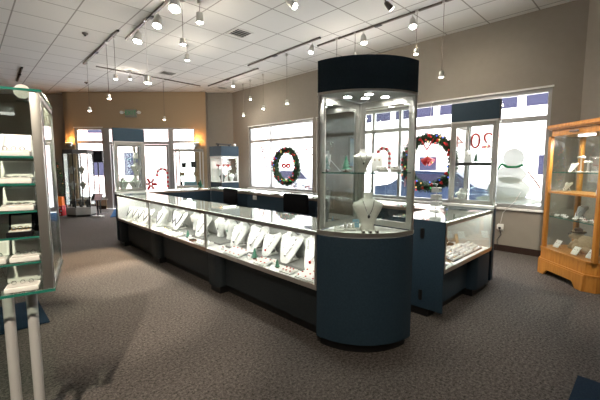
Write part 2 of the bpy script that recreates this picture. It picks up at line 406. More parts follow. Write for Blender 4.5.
# ------------------------------------------------------------------ counters
def area(name, parent, loc, size, size_y, power, color=(1, 0.97, 0.90), rot=(0, 0, 0), spread=PI):
    l = bpy.data.lights.new(name, 'AREA'); l.shape = 'RECTANGLE'; l.size = size; l.size_y = size_y
    l.energy = power; l.color = color; l.spread = spread
    o = bpy.data.objects.new(name, l); COL.objects.link(o); o.parent = parent; o.location = loc; o.rotation_euler = rot
    return o
CH, GB = 0.97, 0.50        # counter height, bottom of the glass case
def counter(label, loc, rot, L, D=0.55, pil=None, back=None, led=9.0, end_left=False, end_right=False, group=None, hinges=False, rail=ALU, basem=None, riser=False, white_end=False, white_end2=False):
    t = thing('display_counter', label, 'display counter', loc, rot, group)
    basem = basem or DKBLUE
    e0 = 0.022 if end_left else 0.0; e1 = L-0.022 if end_right else L
    b = bmesh.new(); box(b, e0+0.001, e1-0.001, 0.10, D-0.02, 0.10, GB-0.035); obj('base_panel', b, basem, t, False)
    b = bmesh.new(); box(b, e0+0.001, e1-0.001, 0.15, D-0.04, 0.0, 0.099); obj('toe_kick', b, BLACK, t, False)
    for (p0, p1) in (pil or []):
        b = bmesh.new(); r = 0.07; pts = []
        pts.append((p1, 0.099)); 
        for k in range(7):
            a = k*PI/12; pts.append((p1-r+r*math.cos(a), 0.07-r*math.sin(a)))
        for k in range(7):
            a = PI/2+k*PI/12; pts.append((p0+r+r*math.cos(a), 0.07-r*math.sin(a)))
        pts.append((p0, 0.099))
        prism(b, pts, 0.085, GB-0.036); obj('pilaster', b, BLUE if basem is BLUE else basem, t)
        b = bmesh.new(); box(b, p0+0.03, p1-0.03, 0.04, 0.149, 0.0, 0.084); obj('pilaster_toe_kick', b, BLACK, t, False)
    b = bmesh.new(); box(b, e0+0.001, e1-0.001, 0.012, D-0.001, GB-0.034, GB); obj('deck', b, DECK, t, False)
    b = bmesh.new(); box(b, e0, e1, 0.0, 0.011, GB-0.03, GB+0.012); obj('bottom_rail', b, rail, t, False)
    b = bmesh.new()
    box(b, e0, e1, 0.0, 0.016, CH-0.045, CH-0.008); obj('top_rail', b, rail, t, False)
    for a in (e0, e1-0.022):
        b = bmesh.new(); box(b, a, a+0.022, 0.0, 0.015, GB+0.013, CH-0.046); obj('post', b, ALU, t, False)
    b = bmesh.new(); box(b, e0+0.022, e1-0.022, 0.004, 0.010, GB+0.013, CH-0.046); obj('front_glass', b, G_CASE, t, False)
    b = bmesh.new(); box(b, e0, e1, 0.0, D, CH-0.007, CH); obj('top_glass', b, G_TOP, t, False)
    b = bmesh.new(); box(b, e0+0.001, e1-0.001, D-0.018, D-0.001, GB+0.001, CH-0.008); obj('back_panel', b, back or DECK, t, False)
    if back is BLUE:
        b = bmesh.new(); box(b, e0+0.001, e1-0.001, D-0.019, D-0.002, 0.101, GB-0.035); obj('back_base_panel', b, BLUE, t, False)
        b = bmesh.new(); box(b, e0, e1, D+0.0, D+0.012, CH-0.04, CH-0.001); obj('back_rail', b, BRONZE, t, False)
    b = bmesh.new(); box(b, e0+0.03, e1-0.03, 0.018, 0.036, CH-0.030, CH-0.012); obj('light_strip', b, LED, t, False)
    if led: area('counter_light', t, ((e0+e1)/2, 0.045, CH-0.034), e1-e0-0.1, 0.03, led, rot=(math.radians(28), 0, 0))
    if riser:
        b = bmesh.new(); box(b, e0+0.03, e1-0.03, .212, D-.03, GB+.0005, GB+.03, .002); obj('riser', b, RISER, t)
    if white_end2:
        b = bmesh.new(); box(b, L-.012, L-.001, 0.016, D-.02, GB+.001, CH-.05); obj('end_panel', b, CASEBACK, t)
    if white_end:
        b = bmesh.new(); box(b, 0.001, .012, 0.016, D-.02, GB+.001, CH-.05); obj('end_panel', b, DECK, t)
    if end_left:
        b = bmesh.new(); box(b, 0, 0.021, 0, D, 0.085, CH-0.001, 0.003); ep = obj('end_panel', b, BLUE, t)
        if hinges:
            for hz in (0.22, 0.84):
                b = bmesh.new(); box(b, -0.012, -0.001, 0.20, 0.235, hz-0.05, hz+0.05, 0.003)
                tube(b, [(-0.013, 0.2175, hz-0.05), (-0.013, 0.2175, hz+0.05)], 0.006, 8); obj('hinge', b, BLACK, ep)
    if end_right:
        b = bmesh.new(); box(b, L-0.021, L, 0, D, 0.085, CH-0.001, 0.003); obj('end_panel', b, BLUE, t)
    return t

XF = 2.02     # front of the long counter
RL = -PI/2    # long counter: local x runs towards the camera
NEAR = counter('long counter bay adjoining the tall tower, full of white necklace stands', (XF, 3.70, 0), RL, 1.815, pil=[(0.01, 0.27)], led=5.6, riser=True, back=CASEBACK)
MID = counter('middle bay of the long counter, between two other glass bays', (XF, 5.45, 0), RL, 1.748, pil=[(0.01, 0.27)], led=7.5, rail=BRONZE, riser=True, back=CASEBACK)
FAR = counter('long counter bay by the entrance, with dark necklaces on white stands', (XF, 7.0, 0), RL, 1.548, pil=[(0.01, 0.24)], led=7.5, rail=BRONZE, back=CASEBACK, white_end=True)
RC = counter('short glass counter of grey ring trays with navy hinged end panel', (3.18, 1.33, 0), 0, 1.37, D=0.56, pil=[(0.88, 1.36)], back=CASEBACK, led=5, white_end2=True, end_left=True, hinges=True, basem=BLUE)
WC = []
for i, (y0, L, nm) in enumerate(((1.90, 1.85, 'navy backed counter below the window, unit adjoining the shorter navy topped tower'), (3.755, 1.85, 'navy backed counter below the window, middle unit of three'), (5.61, 1.95, 'navy backed counter below the window, unit at the island corner'))):
    WC.append(counter(nm, (4.555, y0, 0), PI/2, L, D=0.55, pil=[(0.02, 0.27)], back=BLUE, led=3, basem=BLUE))
EC = counter('navy backed counter closing the far end of the island', (3.985, 7.57, 0), PI, 1.405, D=0.56, back=BLUE, led=3, basem=BLUE, pil=[(0.02, 0.27)])

# ------------------------------------------------------------------ quarter round towers
def arc(r, n=20, r2=None):
    return [(-r*math.cos(k*PI/2/n), -r*math.sin(k*PI/2/n)) for k in range(n+1)]
def pie(r, n=20): return arc(r, n) + [(0, 0)]
def ringpie(r0, r1, n=20): return arc(r1, n) + arc(r0, n)[::-1]
def rail_bar(b, r, z0, z1, w=0.025):
    box(b, -r, -w, -w, 0.0, z0, z1); box(b, -w, 0.0, -r, 0, z0, z1)
def tower(label, loc, rot, r, top, hb, base_z, led, mirror=False, full_base=True, shelves=(1.44,), header=None):
    t = thing('corner_tower_showcase', label, 'display tower', loc, rot)
    header = header or BLUE
    if full_base:
        b = bmesh.new(); prism(b, pie(r, 28), 0.085, base_z-0.03); obj('curved_base', b, header, t)
        b = bmesh.new(); prism(b, pie(r-0.05, 28), 0.0, 0.084); obj('toe_kick', b, BLACK, t)
    b = bmesh.new(); prism(b, pie(r-0.007, 28), base_z-0.029, base_z); obj('deck', b, DECK, t)
    b = bmesh.new(); prism(b, ringpie(r-0.006, r+0.004, 28), base_z-0.016, base_z+0.012); obj('deck_rim', b, ALU, t)
    g0, g1 = base_z+0.013, hb-0.02
    b = bmesh.new(); prism(b, ringpie(r-0.008, r-0.002, 28), g0, g1)
    obj('curved_glass', b, G_CASE, t)
    for (x, y) in ((-r+0.012, -0.016), (-0.016, -r+0.012), (-0.017, -0.017)):
        w = 0.012 if (x, y) != (-0.017, -0.017) else 0.016
        b = bmesh.new(); box(b, x-w, x+w, y-w, y+w, g0, g1, 0.003); obj('post', b, ALU, t)
    for axis in (0, 1):
        def tr(u0, u1, z0, z1, d0=-0.018, d1=-0.004):
            if axis == 0: box(b, -u1, -u0, d0, d1, z0, z1)
            else: box(b, d0, d1, -u1, -u0, z0, z1)
        b = bmesh.new(); a0, a1 = 0.036, r-0.026
        tr(a0, a0+0.035, g0, g1); tr(a1-0.035, a1, g0, g1); tr(a0+0.035, a1-0.035, g0, g0+0.05); tr(a0+0.035, a1-0.035, g1-0.05, g1)
        d = obj('door', b, ALU, t)
        b = bmesh.new(); tr(a0+0.03, a1-0.03, g0+0.045, g1-0.045, -0.013, -0.009)
        obj('door_glass', b, G_MIRROR if (mirror and axis == 0) else G_CASE, d)
    b = bmesh.new(); prism(b, pie(r, 28), hb, top); obj('header', b, header, t)
    b = bmesh.new(); prism(b, ringpie(r-0.012, r+0.005, 28), hb-0.019, hb-0.001); obj('header_rim', b, ALU, t)
    b = bmesh.new(); prism(b, pie(r-0.013, 28), hb-0.014, hb-0.001); obj('soffit', b, WHITE, t)
    for (x, y) in ((-0.34*r/0.55, -0.13*r/.55), (-0.13*r/.55, -0.34*r/.55), (-0.2*r/.55, -0.2*r/.55), (-.31*r/.55, -.31*r/.55)):
        b = bmesh.new(); ring = []
        tube(b, [(x, y, hb-0.022), (x, y, hb-0.0145)], 0.042, 16); dl = obj('downlight', b, CHROME, t)
        b = bmesh.new(); tube(b, [(x, y, hb-0.0245), (x, y, hb-0.0222)], 0.030, 16); obj('lamp_face', b, LAMPW, dl)
        l = bpy.data.lights.new('downlight_lamp', 'SPOT'); l.energy = led; l.spot_size = math.radians(120); l.spot_blend = 0.6
        l.color = (1, 0.95, 0.87); l.shadow_soft_size = 0.03
        o = bpy.data.objects.new('downlight_lamp', l); COL.objects.link(o); o.parent = t; o.location = (x, y, hb-0.03)
    for z in shelves:
        b = bmesh.new(); prism(b, pie(r-0.03, 28)[:-1] + [(-0.04, -0.04)], z-0.004, z+0.004); s = obj('shelf', b, G_SHELF, t)
        b = bmesh.new(); prism(b, ringpie(r-0.03, r-0.024, 28), z-0.004, z+0.004); obj('shelf_edge', b, G_EDGE, s)
    b = bmesh.new()
    box(b, -r+0.03, -r+0.042, -0.05, -0.042, g0+0.02, g1-0.02); obj('shelf_standard', b, WHITE, t)
    return t
T1 = tower('tallest curved glass tower of the island, on a full height base', (2.57, 1.88, 0), 0, 0.55, 2.30, 2.06, 0.97, 7, mirror=True, header=BLUE)
T2 = tower('navy topped glass tower between the bell wreath and the painted snowman', (4.56, 1.89, 0), PI/2, 0.56, 2.28, 2.05, 1.0, 4, shelves=(1.52,))
b = bmesh.new(); box(b, -.50, -.045, -.034, -.0185, 1.495, 1.535); obj('shelf_rail', b, mat('dark_grey_rail', (.07, .075, .075), .4), T2, False)
T3 = tower('navy topped glass tower of white busts before the entrance doors', (2.575, 7.005, 0), -PI/2, 0.555, 2.19, 1.95, 0.99, 5, shelves=(1.3, 1.62))

# ------------------------------------------------------------------ jewellery stands (all face local -y)
BUST = [(0, .046, .032, 0, 0), (.012, .048, .034, 0, 0), (.03, .040, .028, 0, 0), (.07, .055, .032, 0, 0), (.125, .085, .040, 0, 0), (.155, .097, .040, 0, 0), (.172, .088, .036, 0, 0.004), (.187, .055, .033, 0, .008), (.20, .034, .031, 0, .010), (.235, .031, .029, 0, .012)]
def bust_y(x, z):
    for a, b_ in zip(BUST, BUST[1:]):
        if a[0] <= z <= b_[0]:
            f = (z-a[0])/(b_[0]-a[0]); rx_ = a[1]+(b_[1]-a[1])*f; ry_ = a[2]+(b_[2]-a[2])*f; yo = a[4]+(b_[4]-a[4])*f
            q = max(0.0, 1-(x/rx_)**2); return yo-ry_*math.sqrt(q)
    return 0
NR = [.0028]
def m_bust(bm): return loft(bm, BUST, 28)
def m_neck(bm):
    pts = []
    for k in range(17):
        t = -1+k/8; x = 0.036*t; z = 0.098+0.090*abs(t)**1.5; pts.append((x, bust_y(x, z)-0.0035, z))
    tube(bm, pts, NR[0]*.8, 6); return bm
def m_drop(bm): ball(bm, (0, bust_y(0, .088)-.006, .088), .0085, 10, (1, .6, 1.35)); return bm
def make_bust(label, loc, rot, scale=1.0, chain=SILVER, gem=DKGEM, body=LINEN, group=None):
    t = thing('necklace_bust', label, 'necklace bust', loc, rot, group); t.scale = (scale,)*3
    part('bust_form', 'bust', m_bust, body, t)
    NR[0] = .0048 if chain is DKGEM else .0028
    n = part('necklace', 'neck', m_neck, chain, t); part('pendant', 'drop', m_drop, gem, n)
    return t
def form_pt(u, v, off=0.0):
    w = 0.030+0.074*v**0.7 if v < 0.86 else (0.030+0.074*0.86**0.7)*(1-((v-0.86)/0.14)**2*0.35)
    return Vector((u*w, -0.035+0.060*v+0.060*u*u*v+off, 0.004+0.190*v-0.02*(1-u*u)*(v > .93)))
def m_form(bm):
    nu, nv = 10, 14; g = []
    for off in (0.0, 0.012):
        g.append([[bm.verts.new(form_pt(-1+2*i/nu, j/nv, off)) for i in range(nu+1)] for j in range(nv+1)])
    for s in g:
        for j in range(nv):
            for i in range(nu): bm.faces.new((s[j][i], s[j][i+1], s[j+1][i+1], s[j+1][i]))
    A, B = g
    for j in range(nv):
        for i in (0, nu): bm.faces.new((A[j][i], A[j+1][i], B[j+1][i], B[j][i]))
    for i in range(nu):
        for j in (0, nv): bm.faces.new((A[j][i], A[j][i+1], B[j][i+1], B[j][i]))
    return bm
def m_formneck(bm):
    pts = []
    for k in range(17):
        t = -1+k/8; v = 0.30+0.66*abs(t)**1.25; u = 0.62*t/(0.35+0.65*abs(t)) if t else 0
        pts.append(form_pt(u, v, -0.003))
    tube(bm, pts, NR[0], 6); return bm
def m_formdrop(bm): p = form_pt(0, .255, -.006); ball(bm, p, .009, 10, (1, .6, 1.3)); return bm
def m_strut(bm):
    tube(bm, [(0, 0.030, 0.165), (0, 0.112, 0.004)], 0.005, 6); box(bm, -.02, .02, -.036, .118, 0.0, 0.004); return bm
def make_form(label, loc, rot, scale=1.0, chain=SILVER, gem=DKGEM, body=LINEN, group=None):
    t = thing('necklace_easel', label, 'necklace stand', loc, rot, group); t.scale = (scale,)*3
    part('neck_form', 'form', m_form, body, t); part('strut', 'strut', m_strut, body, t)
    NR[0] = .0055 if chain is DKGEM else .0028
    n = part('necklace', 'formneck', m_formneck, chain, t); part('pendant', 'formdrop', m_formdrop, gem, n)
    return t
def make_tray(label, loc, rot, w=.2, d=.14, tilt=.12, body=LINEN, gem=RED, n=(3, 3), group=None):
    t = thing('jewellery_tray', label, 'jewellery tray', loc, rot, group); M = mt(0, -d/2, 0.002) @ rx(tilt) @ mt(0, d/2, 0)
    b = bmesh.new(); box(b, -w/2, w/2, -d/2, d/2, 0.0, .014, .004, M); obj('tray_base', b, body, t)
    b = bmesh.new()
    box(b, -w*.25, w*.25, d/2-.014, d/2-.004, -(d*math.sin(tilt)), 0.0, 0, M @ rx(-tilt*0) ) if tilt > .05 else None
    if tilt > .05: obj('prop', b, body, t)
    else: b.free()
    b = bmesh.new(); box(b, -w/2+.01, w/2-.01, -d/2+.01, d/2-.01, .0142, .020, .003, M); obj('pad', b, PALE if body is LINEN else SLOT, t)
    for i in range(n[0]):
        for j in range(n[1]):
            x = -w/2+.03+(w-.06)*(i/(n[0]-1) if n[0] > 1 else .5); y = -d/2+.03+(d-.06)*(j/(n[1]-1) if n[1] > 1 else .5)
            p = M @ Vector((x+random.uniform(-.006, .006), y, .0235))
            part('charm', 'charm', lambda bm: ball(bm, (0, 0, 0), .0095, 8, (1, 1, .6)), gem, t, loc=p)
    return t
def m_ringtray_rows(bm, w=.26, d=.18, nr=4):
    for j in range(nr):
        y = -d/2+.02+(d-.04)*j/(nr-1); tube(bm, [(-w/2+.012, y, .018), (w/2-.012, y, .018)], .0125, 10)
    return bm
def m_ring(bm): return tube(bm, [(.0085*math.cos(a*PI/6), 0, .0085*math.sin(a*PI/6)) for a in range(12)], .0018, 5, closed=True)
def make_ringtray(label, loc, rot, w=.26, d=.18, group=None):
    t = thing('ring_tray', label, 'ring tray', loc, rot, group); M = mt(0, -d/2, .001) @ rx(.22) @ mt(0, d/2, 0)
    b = bmesh.new(); box(b, -w/2, w/2, -d/2, d/2, 0, .012, .003, M)
    obj('tray_base', b, SLOT, t)
    b = bmesh.new(); box(b, -w*.3, w*.3, d/2-.016, d/2-.006, -.0005, d*math.sin(.22)*.93, 0, mt(0, 0, .001)); obj('prop', b, SLOT, t)
    b = bmesh.new(); m_ringtray_rows(b, w, d); bmesh.ops.transform(b, matrix=M, verts=b.verts); obj('ring_rows', b, GREYTRAY, t)
    for j in range(0, 4):
        for i in range(5):
            p = M @ Vector((-w/2+.04+(w-.08)*i/4+random.uniform(-.012, .012), -d/2+.02+(d-.04)*j/3, .033))
            part('ring', 'ring', m_ring, SILVER if (i+2*j) % 7 else GOLD, t, loc=p, rotz=0)
    return t
def m_tree(bm, h=.1, r=.035):
    for i in range(4):
        z = h*.18+h*.2*i; rr = r*(1-i*.22)
        loft(bm, [(z, rr, rr, 0, 0), (z+h*.13, rr*.55, rr*.55, 0, 0), (z+h*.26, .002, .002, 0, 0)], 12)
    return bm
def make_toy_tree(label, loc, s=1.0, group=None):
    t = thing('miniature_tree', label, 'toy tree', loc, 0, group); t.scale = (s,)*3
    part('branches', 'minitree', lambda bm: m_tree(bm), LTGREEN, t)
    part('stand', 'minitreestand', lambda bm: (tube(bm, [(0, 0, 0.006), (0, 0, .02)], .005, 8), tube(bm, [(0, 0, 0), (0, 0, .006)], .02, 14))[1], BROWNF, t)
    return t
def make_ringbox(label, loc, rot, w=.11, d=.07, body=LINEN, inner=PALE, open_a=1.2, h=.022, lid=.075, jewel='ring', group=None, gem=SILVER):
    t = thing('jewellery_box', label, 'jewellery box', loc, rot, group)
    b = bmesh.new(); box(b, -w/2, w/2, -d/2, d/2, 0, h, .005); obj('box_base', b, body, t)
    b = bmesh.new(); box(b, -w/2+.008, w/2-.008, -d/2+.008, d/2-.008, h+.0005, h+.005, .002); obj('pad', b, inner, t)
    M = mt(0, d/2, h+.002) @ rx(-(PI/2-open_a))
    b = bmesh.new(); box(b, -w/2, w/2, 0, .016, 0, lid, .006, M); l = obj('lid', b, body, t)
    b = bmesh.new(); box(b, -w/2+.01, w/2-.01, -.002, -.0005, .008, lid-.01, 0, M); obj('lid_lining', b, inner, l)
    for i, x in enumerate((-w*.25, 0.0, w*.25)):
        part('bracelet' if jewel == 'bracelet' else 'ring', 'ringbig' if jewel == 'bracelet' else 'ring', (lambda bm: tube(bm, [(.011*math.cos(a*PI/8), .028*math.sin(a*PI/8), 0) for a in range(16)], .002, 5, closed=True)) if jewel == 'bracelet' else m_ring, gem, t, loc=(x, 0, h+(.0075 if jewel == 'bracelet' else .013)))
    return t
def make_card(label, loc, rot, w=.05, h=.06, lean=.35, body=PAPER, gem=DKGEM, group=None, name='earring_card', cat='earring card'):
    t = thing(name, label, cat, loc, rot, group); M = rx(-lean)
    b = bmesh.new(); box(b, -w/2, w/2, 0, .006, .0, h, .002, mt(0, 0, .0062) @ M); obj('card', b, body, t)
    b = bmesh.new(); tube(b, [(0, .006+h*.7*math.sin(lean), h*.7*math.cos(lean)), (0, h*.75, .003)], .003, 6); obj('strut', b, body, t)
    for x in (-w*.2, w*.2):
        part('earring', 'earr', lambda bm: ball(bm, (0, 0, 0), .006, 8, (1, .6, 1.2)), gem, t, loc=mt(0, 0, .0062) @ M @ Vector((x, -.003, h*.62)))
    return t

# contents of the long counter; s = world y, dp = depth behind the front glass
FACE = -PI/2
def lc(y, dp, z=GB+.0015): return (XF+dp, y, z)
def place_bay(bay_txt, busts, from_end):
    n = len(busts)
    for i, (kind, y, dp, sc, ch, gm, rot, extra) in enumerate(busts):
        txt = f'{extra}, {ORD[i]} from the tower side, {bay_txt} counter bay'
        (make_bust if kind == 'b' else make_form)(txt, lc(y, dp, GB+(.0015 if bay_txt == 'entrance' else .0315)), FACE+rot, sc, ch, gm, group=f'necklace stands in the {bay_txt} bay')
place_bay('tower', [
    ('b', 1.995, .45, 1.25, SILVER, DKGEM, .05, 'white necklace bust'),
    ('f', 2.17, .25, 1.52, SILVER, RED, .12, 'large white necklace stand with red drop'),
    ('b', 2.36, .46, 1.25, SILVER, DKGEM, .1, 'white necklace bust with dark drop'),
    ('f', 2.52, .25, 1.40, SILVER, SILVER, .2, 'white necklace stand'),
    ('b', 2.70, .46, 1.22, SILVER, RED, .2, 'white necklace bust with red drop'),
    ('f', 2.86, .27, 1.25, SILVER, RED, .1, 'white curved necklace stand'),
    ('f', 3.12, .27, 1.48, SILVER, SILVER, .1, 'large white curved stand'),
    ('b', 3.30, .46, 1.25, SILVER, GRNGEM, .1, 'white necklace bust with green drop'),
    ('f', 3.44, .25, 1.25, SILVER, DKGEM, .15, 'white curved necklace stand'),
    ('b', 3.58, .46, 1.25, SILVER, SILVER, .1, 'white necklace bust')], 'tower')
place_bay('middle', [
    ('b', 3.86, .45, 1.30, SILVER, GRNGEM, .1, 'white necklace bust'),
    ('b', 4.10, .45, 1.25, SILVER, DKGEM, .1, 'white necklace bust with a dark drop'),
    ('f', 4.32, .26, 1.35, SILVER, DKGEM, .2, 'white curved necklace stand'),
    ('b', 4.56, .45, 1.30, SILVER, SILVER, .1, 'white necklace bust'),
    ('b', 4.80, .45, 1.25, GOLD, DKGEM, .1, 'white necklace bust with a gold chain'),
    ('f', 5.02, .26, 1.32, DKGEM, DKGEM, .2, 'white stand with dark necklace'),
    ('f', 5.26, .32, 1.35, DKGEM, DKGEM, .2, 'white stand with dark beads')], 'tower')
place_bay('entrance', [
    ('f', 5.60, .20, 1.30, DKGEM, DKGEM, .15, 'white curved stand'),
    ('b', 5.82, .40, 1.30, DKGEM, DKGEM, .1, 'white bust with a dark necklace'),
    ('f', 6.04, .16, 1.30, DKGEM, DKGEM, .2, 'white stand with dark beads'),
    ('f', 6.30, .16, 1.30, DKGEM, DKGEM, .1, 'white stand with dark beads'),
    ('f', 6.56, .15, 1.25, DKGEM, DKGEM, .1, 'white stand with dark beads'),
    ('f', 6.82, .14, 1.20, DKGEM, DKGEM, .0, 'white stand with dark beads')], 'tower')
TG = 'white jewellery trays in the long counter'
make_tray('white tray of nine red charms in the counter corner beside the tall tower', lc(2.07, .125), FACE, .24, .17, .20, n=(3, 3), group=TG)
make_tray('small white tray of red charms next to the nine charm tray', lc(2.33, .10), FACE, .15, .11, .15, n=(3, 2), group=TG)
make_tray('white tray of red charms, third from the tall tower in the counter', lc(2.72, .11), FACE, .19, .13, .25, n=(3, 2), group=TG)
make_tray('wide sloping white tray of red charms, fourth from the tall tower', lc(3.22, .12), FACE, .30, .17, .28, n=(4, 2), group=TG)
make_tray('white tray of dark charms, middle counter bay, end towards the tall tower', lc(3.92, .11), FACE, .22, .14, .15, gem=DKGEM, n=(3, 2), group=TG)
make_tray('white tray of dark charms at the centre of the middle counter bay', lc(4.66, .11), FACE, .22, .14, .2, gem=DKGEM, n=(3, 2), group=TG)
make_tray('white tray of gold charms in the middle counter bay', lc(5.12, .10), FACE, .20, .13, .15, gem=GOLD, n=(3, 2), group=TG)
make_tray('white tray of dark charms in the counter bay by the entrance', lc(5.70, .075), FACE, .12, .10, .15, gem=DKGEM, n=(3, 2), group=TG)
make_tray('white tray of silver charms in the counter bay by the entrance', lc(6.43, .075), FACE, .11, .10, .15, gem=SILVER, n=(3, 2), group=TG)
make_toy_tree('larger green toy tree among necklace stands in the tower counter bay', lc(2.93, .15), 1.15)
make_toy_tree('smaller green toy tree at the glass front of the tower counter bay', lc(2.52, .12), .8)
make_toy_tree('green toy tree in the middle bay of the long counter', lc(4.44, .14), 1.1)
t = thing('jewellery_box', 'small brown box lying open in the middle bay of the long counter', 'jewellery box', lc(4.22, .10), FACE)
b = bmesh.new(); box(b, -.05, .05, -.035, .035, 0, .02, .004); obj('box_base', b, mat('brown_leather', (.22, .10, .05), .6), t)
b = bmesh.new(); box(b, -.042, .042, -.028, .028, .0203, .025, .002); obj('pad', b, BLACKV, t)
CG = 'earring cards in the long counter'
for i, (y, dp, txt) in enumerate(((3.50, .10, 'at the far front of the tower counter bay'), (2.96, .085, 'before the larger green toy tree'), (2.62, .14, 'behind the smaller green toy tree'), (4.95, .09, 'at the front of the middle bay'), (4.34, .10, 'beside the brown box in the middle bay'), (6.17, .06, 'at the front of the entrance counter bay'), (6.69, .06, 'towards the far end of the entrance counter bay'))):
    make_card('small white earring card '+txt, lc(y, dp), FACE, .06, .06, .5, gem=RED if i < 3 else DKGEM, group=CG)

# right counter: trays of rings
RG = 'grey ring trays in the short counter'
for i in range(4):
    for j in range(2):
        if (i, j) in ((0, 0), (3, 1)): continue
        make_ringtray(f'grey ring tray, {"front" if j == 0 else "back"} row, {ORD[i]} from the navy hinged panel', (3.40+.295*i, 1.33+.15+.205*j, GB+.0015), 0, group=RG)
make_tray('small grey tray of silver charms beside the navy hinged panel', (3.33, 1.43, GB+.0015), 0, .14, .10, .1, body=GREYTRAY, gem=SILVER, n=(3, 2))
make_card('tan earring card among the grey ring trays of the short counter', (4.46, 1.70, GB+.0015), 0, .09, .12, .2, body=TAN, gem=GOLD)
make_ringbox('black open jewellery box behind the grey ring trays', (4.30, 1.74, GB+.0015), 0, .13, .07, BLACKV, BLACKV, lid=.08)
make_bust('small black necklace bust behind the grey ring trays', (3.62, 1.832, GB+.0015), 0, .75, SILVER, SILVER, BLACKV)
# white acrylic earring stand on top of the short counter
t = thing('earring_tower', 'slim white earring tower standing on the short glass counter', 'earring stand', (3.88, 1.74, CH+.001), 0)
b = bmesh.new(); box(b, -.055, .055, -.055, .055, 0, .012, .003); obj('base', b, WHITE, t)
b = bmesh.new(); tube(b, [(0, 0, .012), (0, 0, .30)], .008, 8); obj('post', b, SILVER, t)
for z, w in ((.06, .05), (.14, .046), (.22, .042)):
    b = bmesh.new(); box(b, -w, w, -w, w, z, z+.055, .004); p_ = obj('card_block', b, LINEN, t)
    for x in (-.02, .02): part('earring', 'earr', lambda bm: ball(bm, (0, 0, 0), .006, 8, (1, .6, 1.2)), DKGEM, p_, loc=(x, -w-.003, z+.035))
b = bmesh.new(); ball(b, (0, 0, .312), .014, 10); obj('finial', b, SILVER, t)

# counters around the far side of the island: trays seen through the glass tops
WG = 'white trays in the counter run below the window'
for i, y in enumerate((2.2, 2.75, 3.3, 4.05, 4.6, 5.2, 5.9, 6.5)):
    make_tray(f'white jewellery tray in the window counter, {ORD[i]} from the navy topped tower', (4.30, y, GB+.0015), PI/2, .34, .2, .1, gem=(RED, SILVER, GOLD)[i % 3], n=(4, 2), group=WG)
for i, x in enumerate((2.9, 3.35, 3.75)):
    make_tray(f'white tray in the far end counter, {ORD[i]} from the bust tower', (x, 7.32, GB+.0015), PI, .3, .2, .1, gem=SILVER, n=(3, 2), group='white trays in the far end counter')

# tall tower contents
DZ = .9715
make_bust('large pale necklace bust standing on the tall tower deck', (2.36, 1.63, DZ), -.75, 1.3, SILVER, DKGEM, LINEN)
t = thing('ring_stand', 'white three finger ring stand on the tall tower deck', 'ring stand', (2.235, 1.72, DZ), -.75)
b = bmesh.new(); box(b, -.055, .055, -.03, .03, 0, .018, .005); obj('base', b, LINEN, t)
for x in (-.033, 0, .033):
    b = bmesh.new(); lathe(b, [(.012, .0185), (.011, .04), (.006, .062), (.001, .066)], 12, (x, 0)); f = obj('finger', b, LINEN, t)
    b = bmesh.new(); tube(b, [(x+.0125*math.cos(a*PI/6), .0125*math.sin(a*PI/6), .036) for a in range(12)], .002, 5, True); obj('ring', b, SILVER, f)
for i, (x, y) in enumerate(((2.20, 1.555), (2.235, 1.515), (2.27, 1.478))):
    t = thing('price_cube', 'tiny grey block on the tall tower deck, '+['at the ring stand end of three', 'middle of three', 'at the bust end of three'][i], 'price block', (x, y, DZ), -.75, 'grey blocks in the tall tower')
    b = bmesh.new(); box(b, -.014, .014, -.014, .014, 0, .026, .003); obj('block', b, PALE, t)
    b = bmesh.new(); box(b, -.008, .008, -.016, -.0145, .006, .02); obj('face', b, SLOT, t)
make_card('pale blue card standing behind the ring stand in the tall tower', (2.34, 1.73, DZ), -.75, .055, .07, .2, body=LTBLUE, gem=SILVER)
make_card('white earring card lying low beside the ring stand, tall tower deck', (2.13, 1.74, DZ), -.75, .08, .05, .9, body=PALE, gem=SILVER)
SZ = 1.4455
make_bust('small pale necklace bust on the glass shelf of the tall tower', (2.33, 1.665, SZ), -.75, .78, SILVER, DKGEM, PALE)
make_card('white earring card beside the small bust, tall tower shelf', (2.44, 1.60, SZ), -.75, .09, .15, .15, gem=GOLD)
make_ringbox('low pale box beside the white card, tall tower shelf', (2.42, 1.53, SZ), -.75, .08, .05, PALE, PALE, open_a=1.1, lid=.03)
make_ringbox('low pale box at the curved glass end of the tall tower shelf', (2.48, 1.45, SZ), -.75, .08, .05, PALE, PALE, open_a=1.1, lid=.03)
make_toy_tree('green toy tree on the glass shelf of the tall tower', (2.235, 1.76, SZ), 1.25)
# snowman tower contents
make_card('dark low card with a red charm inside the navy topped tower', (4.70, 1.70, 1.0015), -.5, .20, .04, 1.0, body=BLACKV, gem=RED)
make_bust('pale necklace bust on the floor of the navy topped tower', (4.78, 1.80, 1.0015), -.7, .8, SILVER, SILVER, LINEN)
make_card('white earring card on the shelf of the navy topped tower', (4.74, 1.72, 1.5255), -.7, .10, .16, .15, gem=DKGEM)
make_toy_tree('dark green toy tree on the shelf of the navy topped tower', (4.66, 1.60, 1.5255), 1.3)
# far left tower contents
FG = 'white busts in the far left tower'
make_bust('slightly smaller white bust on the deck of the entrance tower', (2.24, 7.30, .9915), -.2, 1.1, SILVER, SILVER, group=FG)
make_bust('taller white bust on the deck of the entrance tower', (2.41, 7.16, .9915), -.1, 1.15, SILVER, DKGEM, group=FG)
make_bust('white necklace bust on the middle shelf of the entrance tower', (2.44, 7.13, 1.3055), -.1, 1.05, SILVER, SILVER, group=FG)
make_card('white earring card on the top shelf of the entrance tower', (2.44, 7.14, 1.6255), -.2, .09, .12, .2)

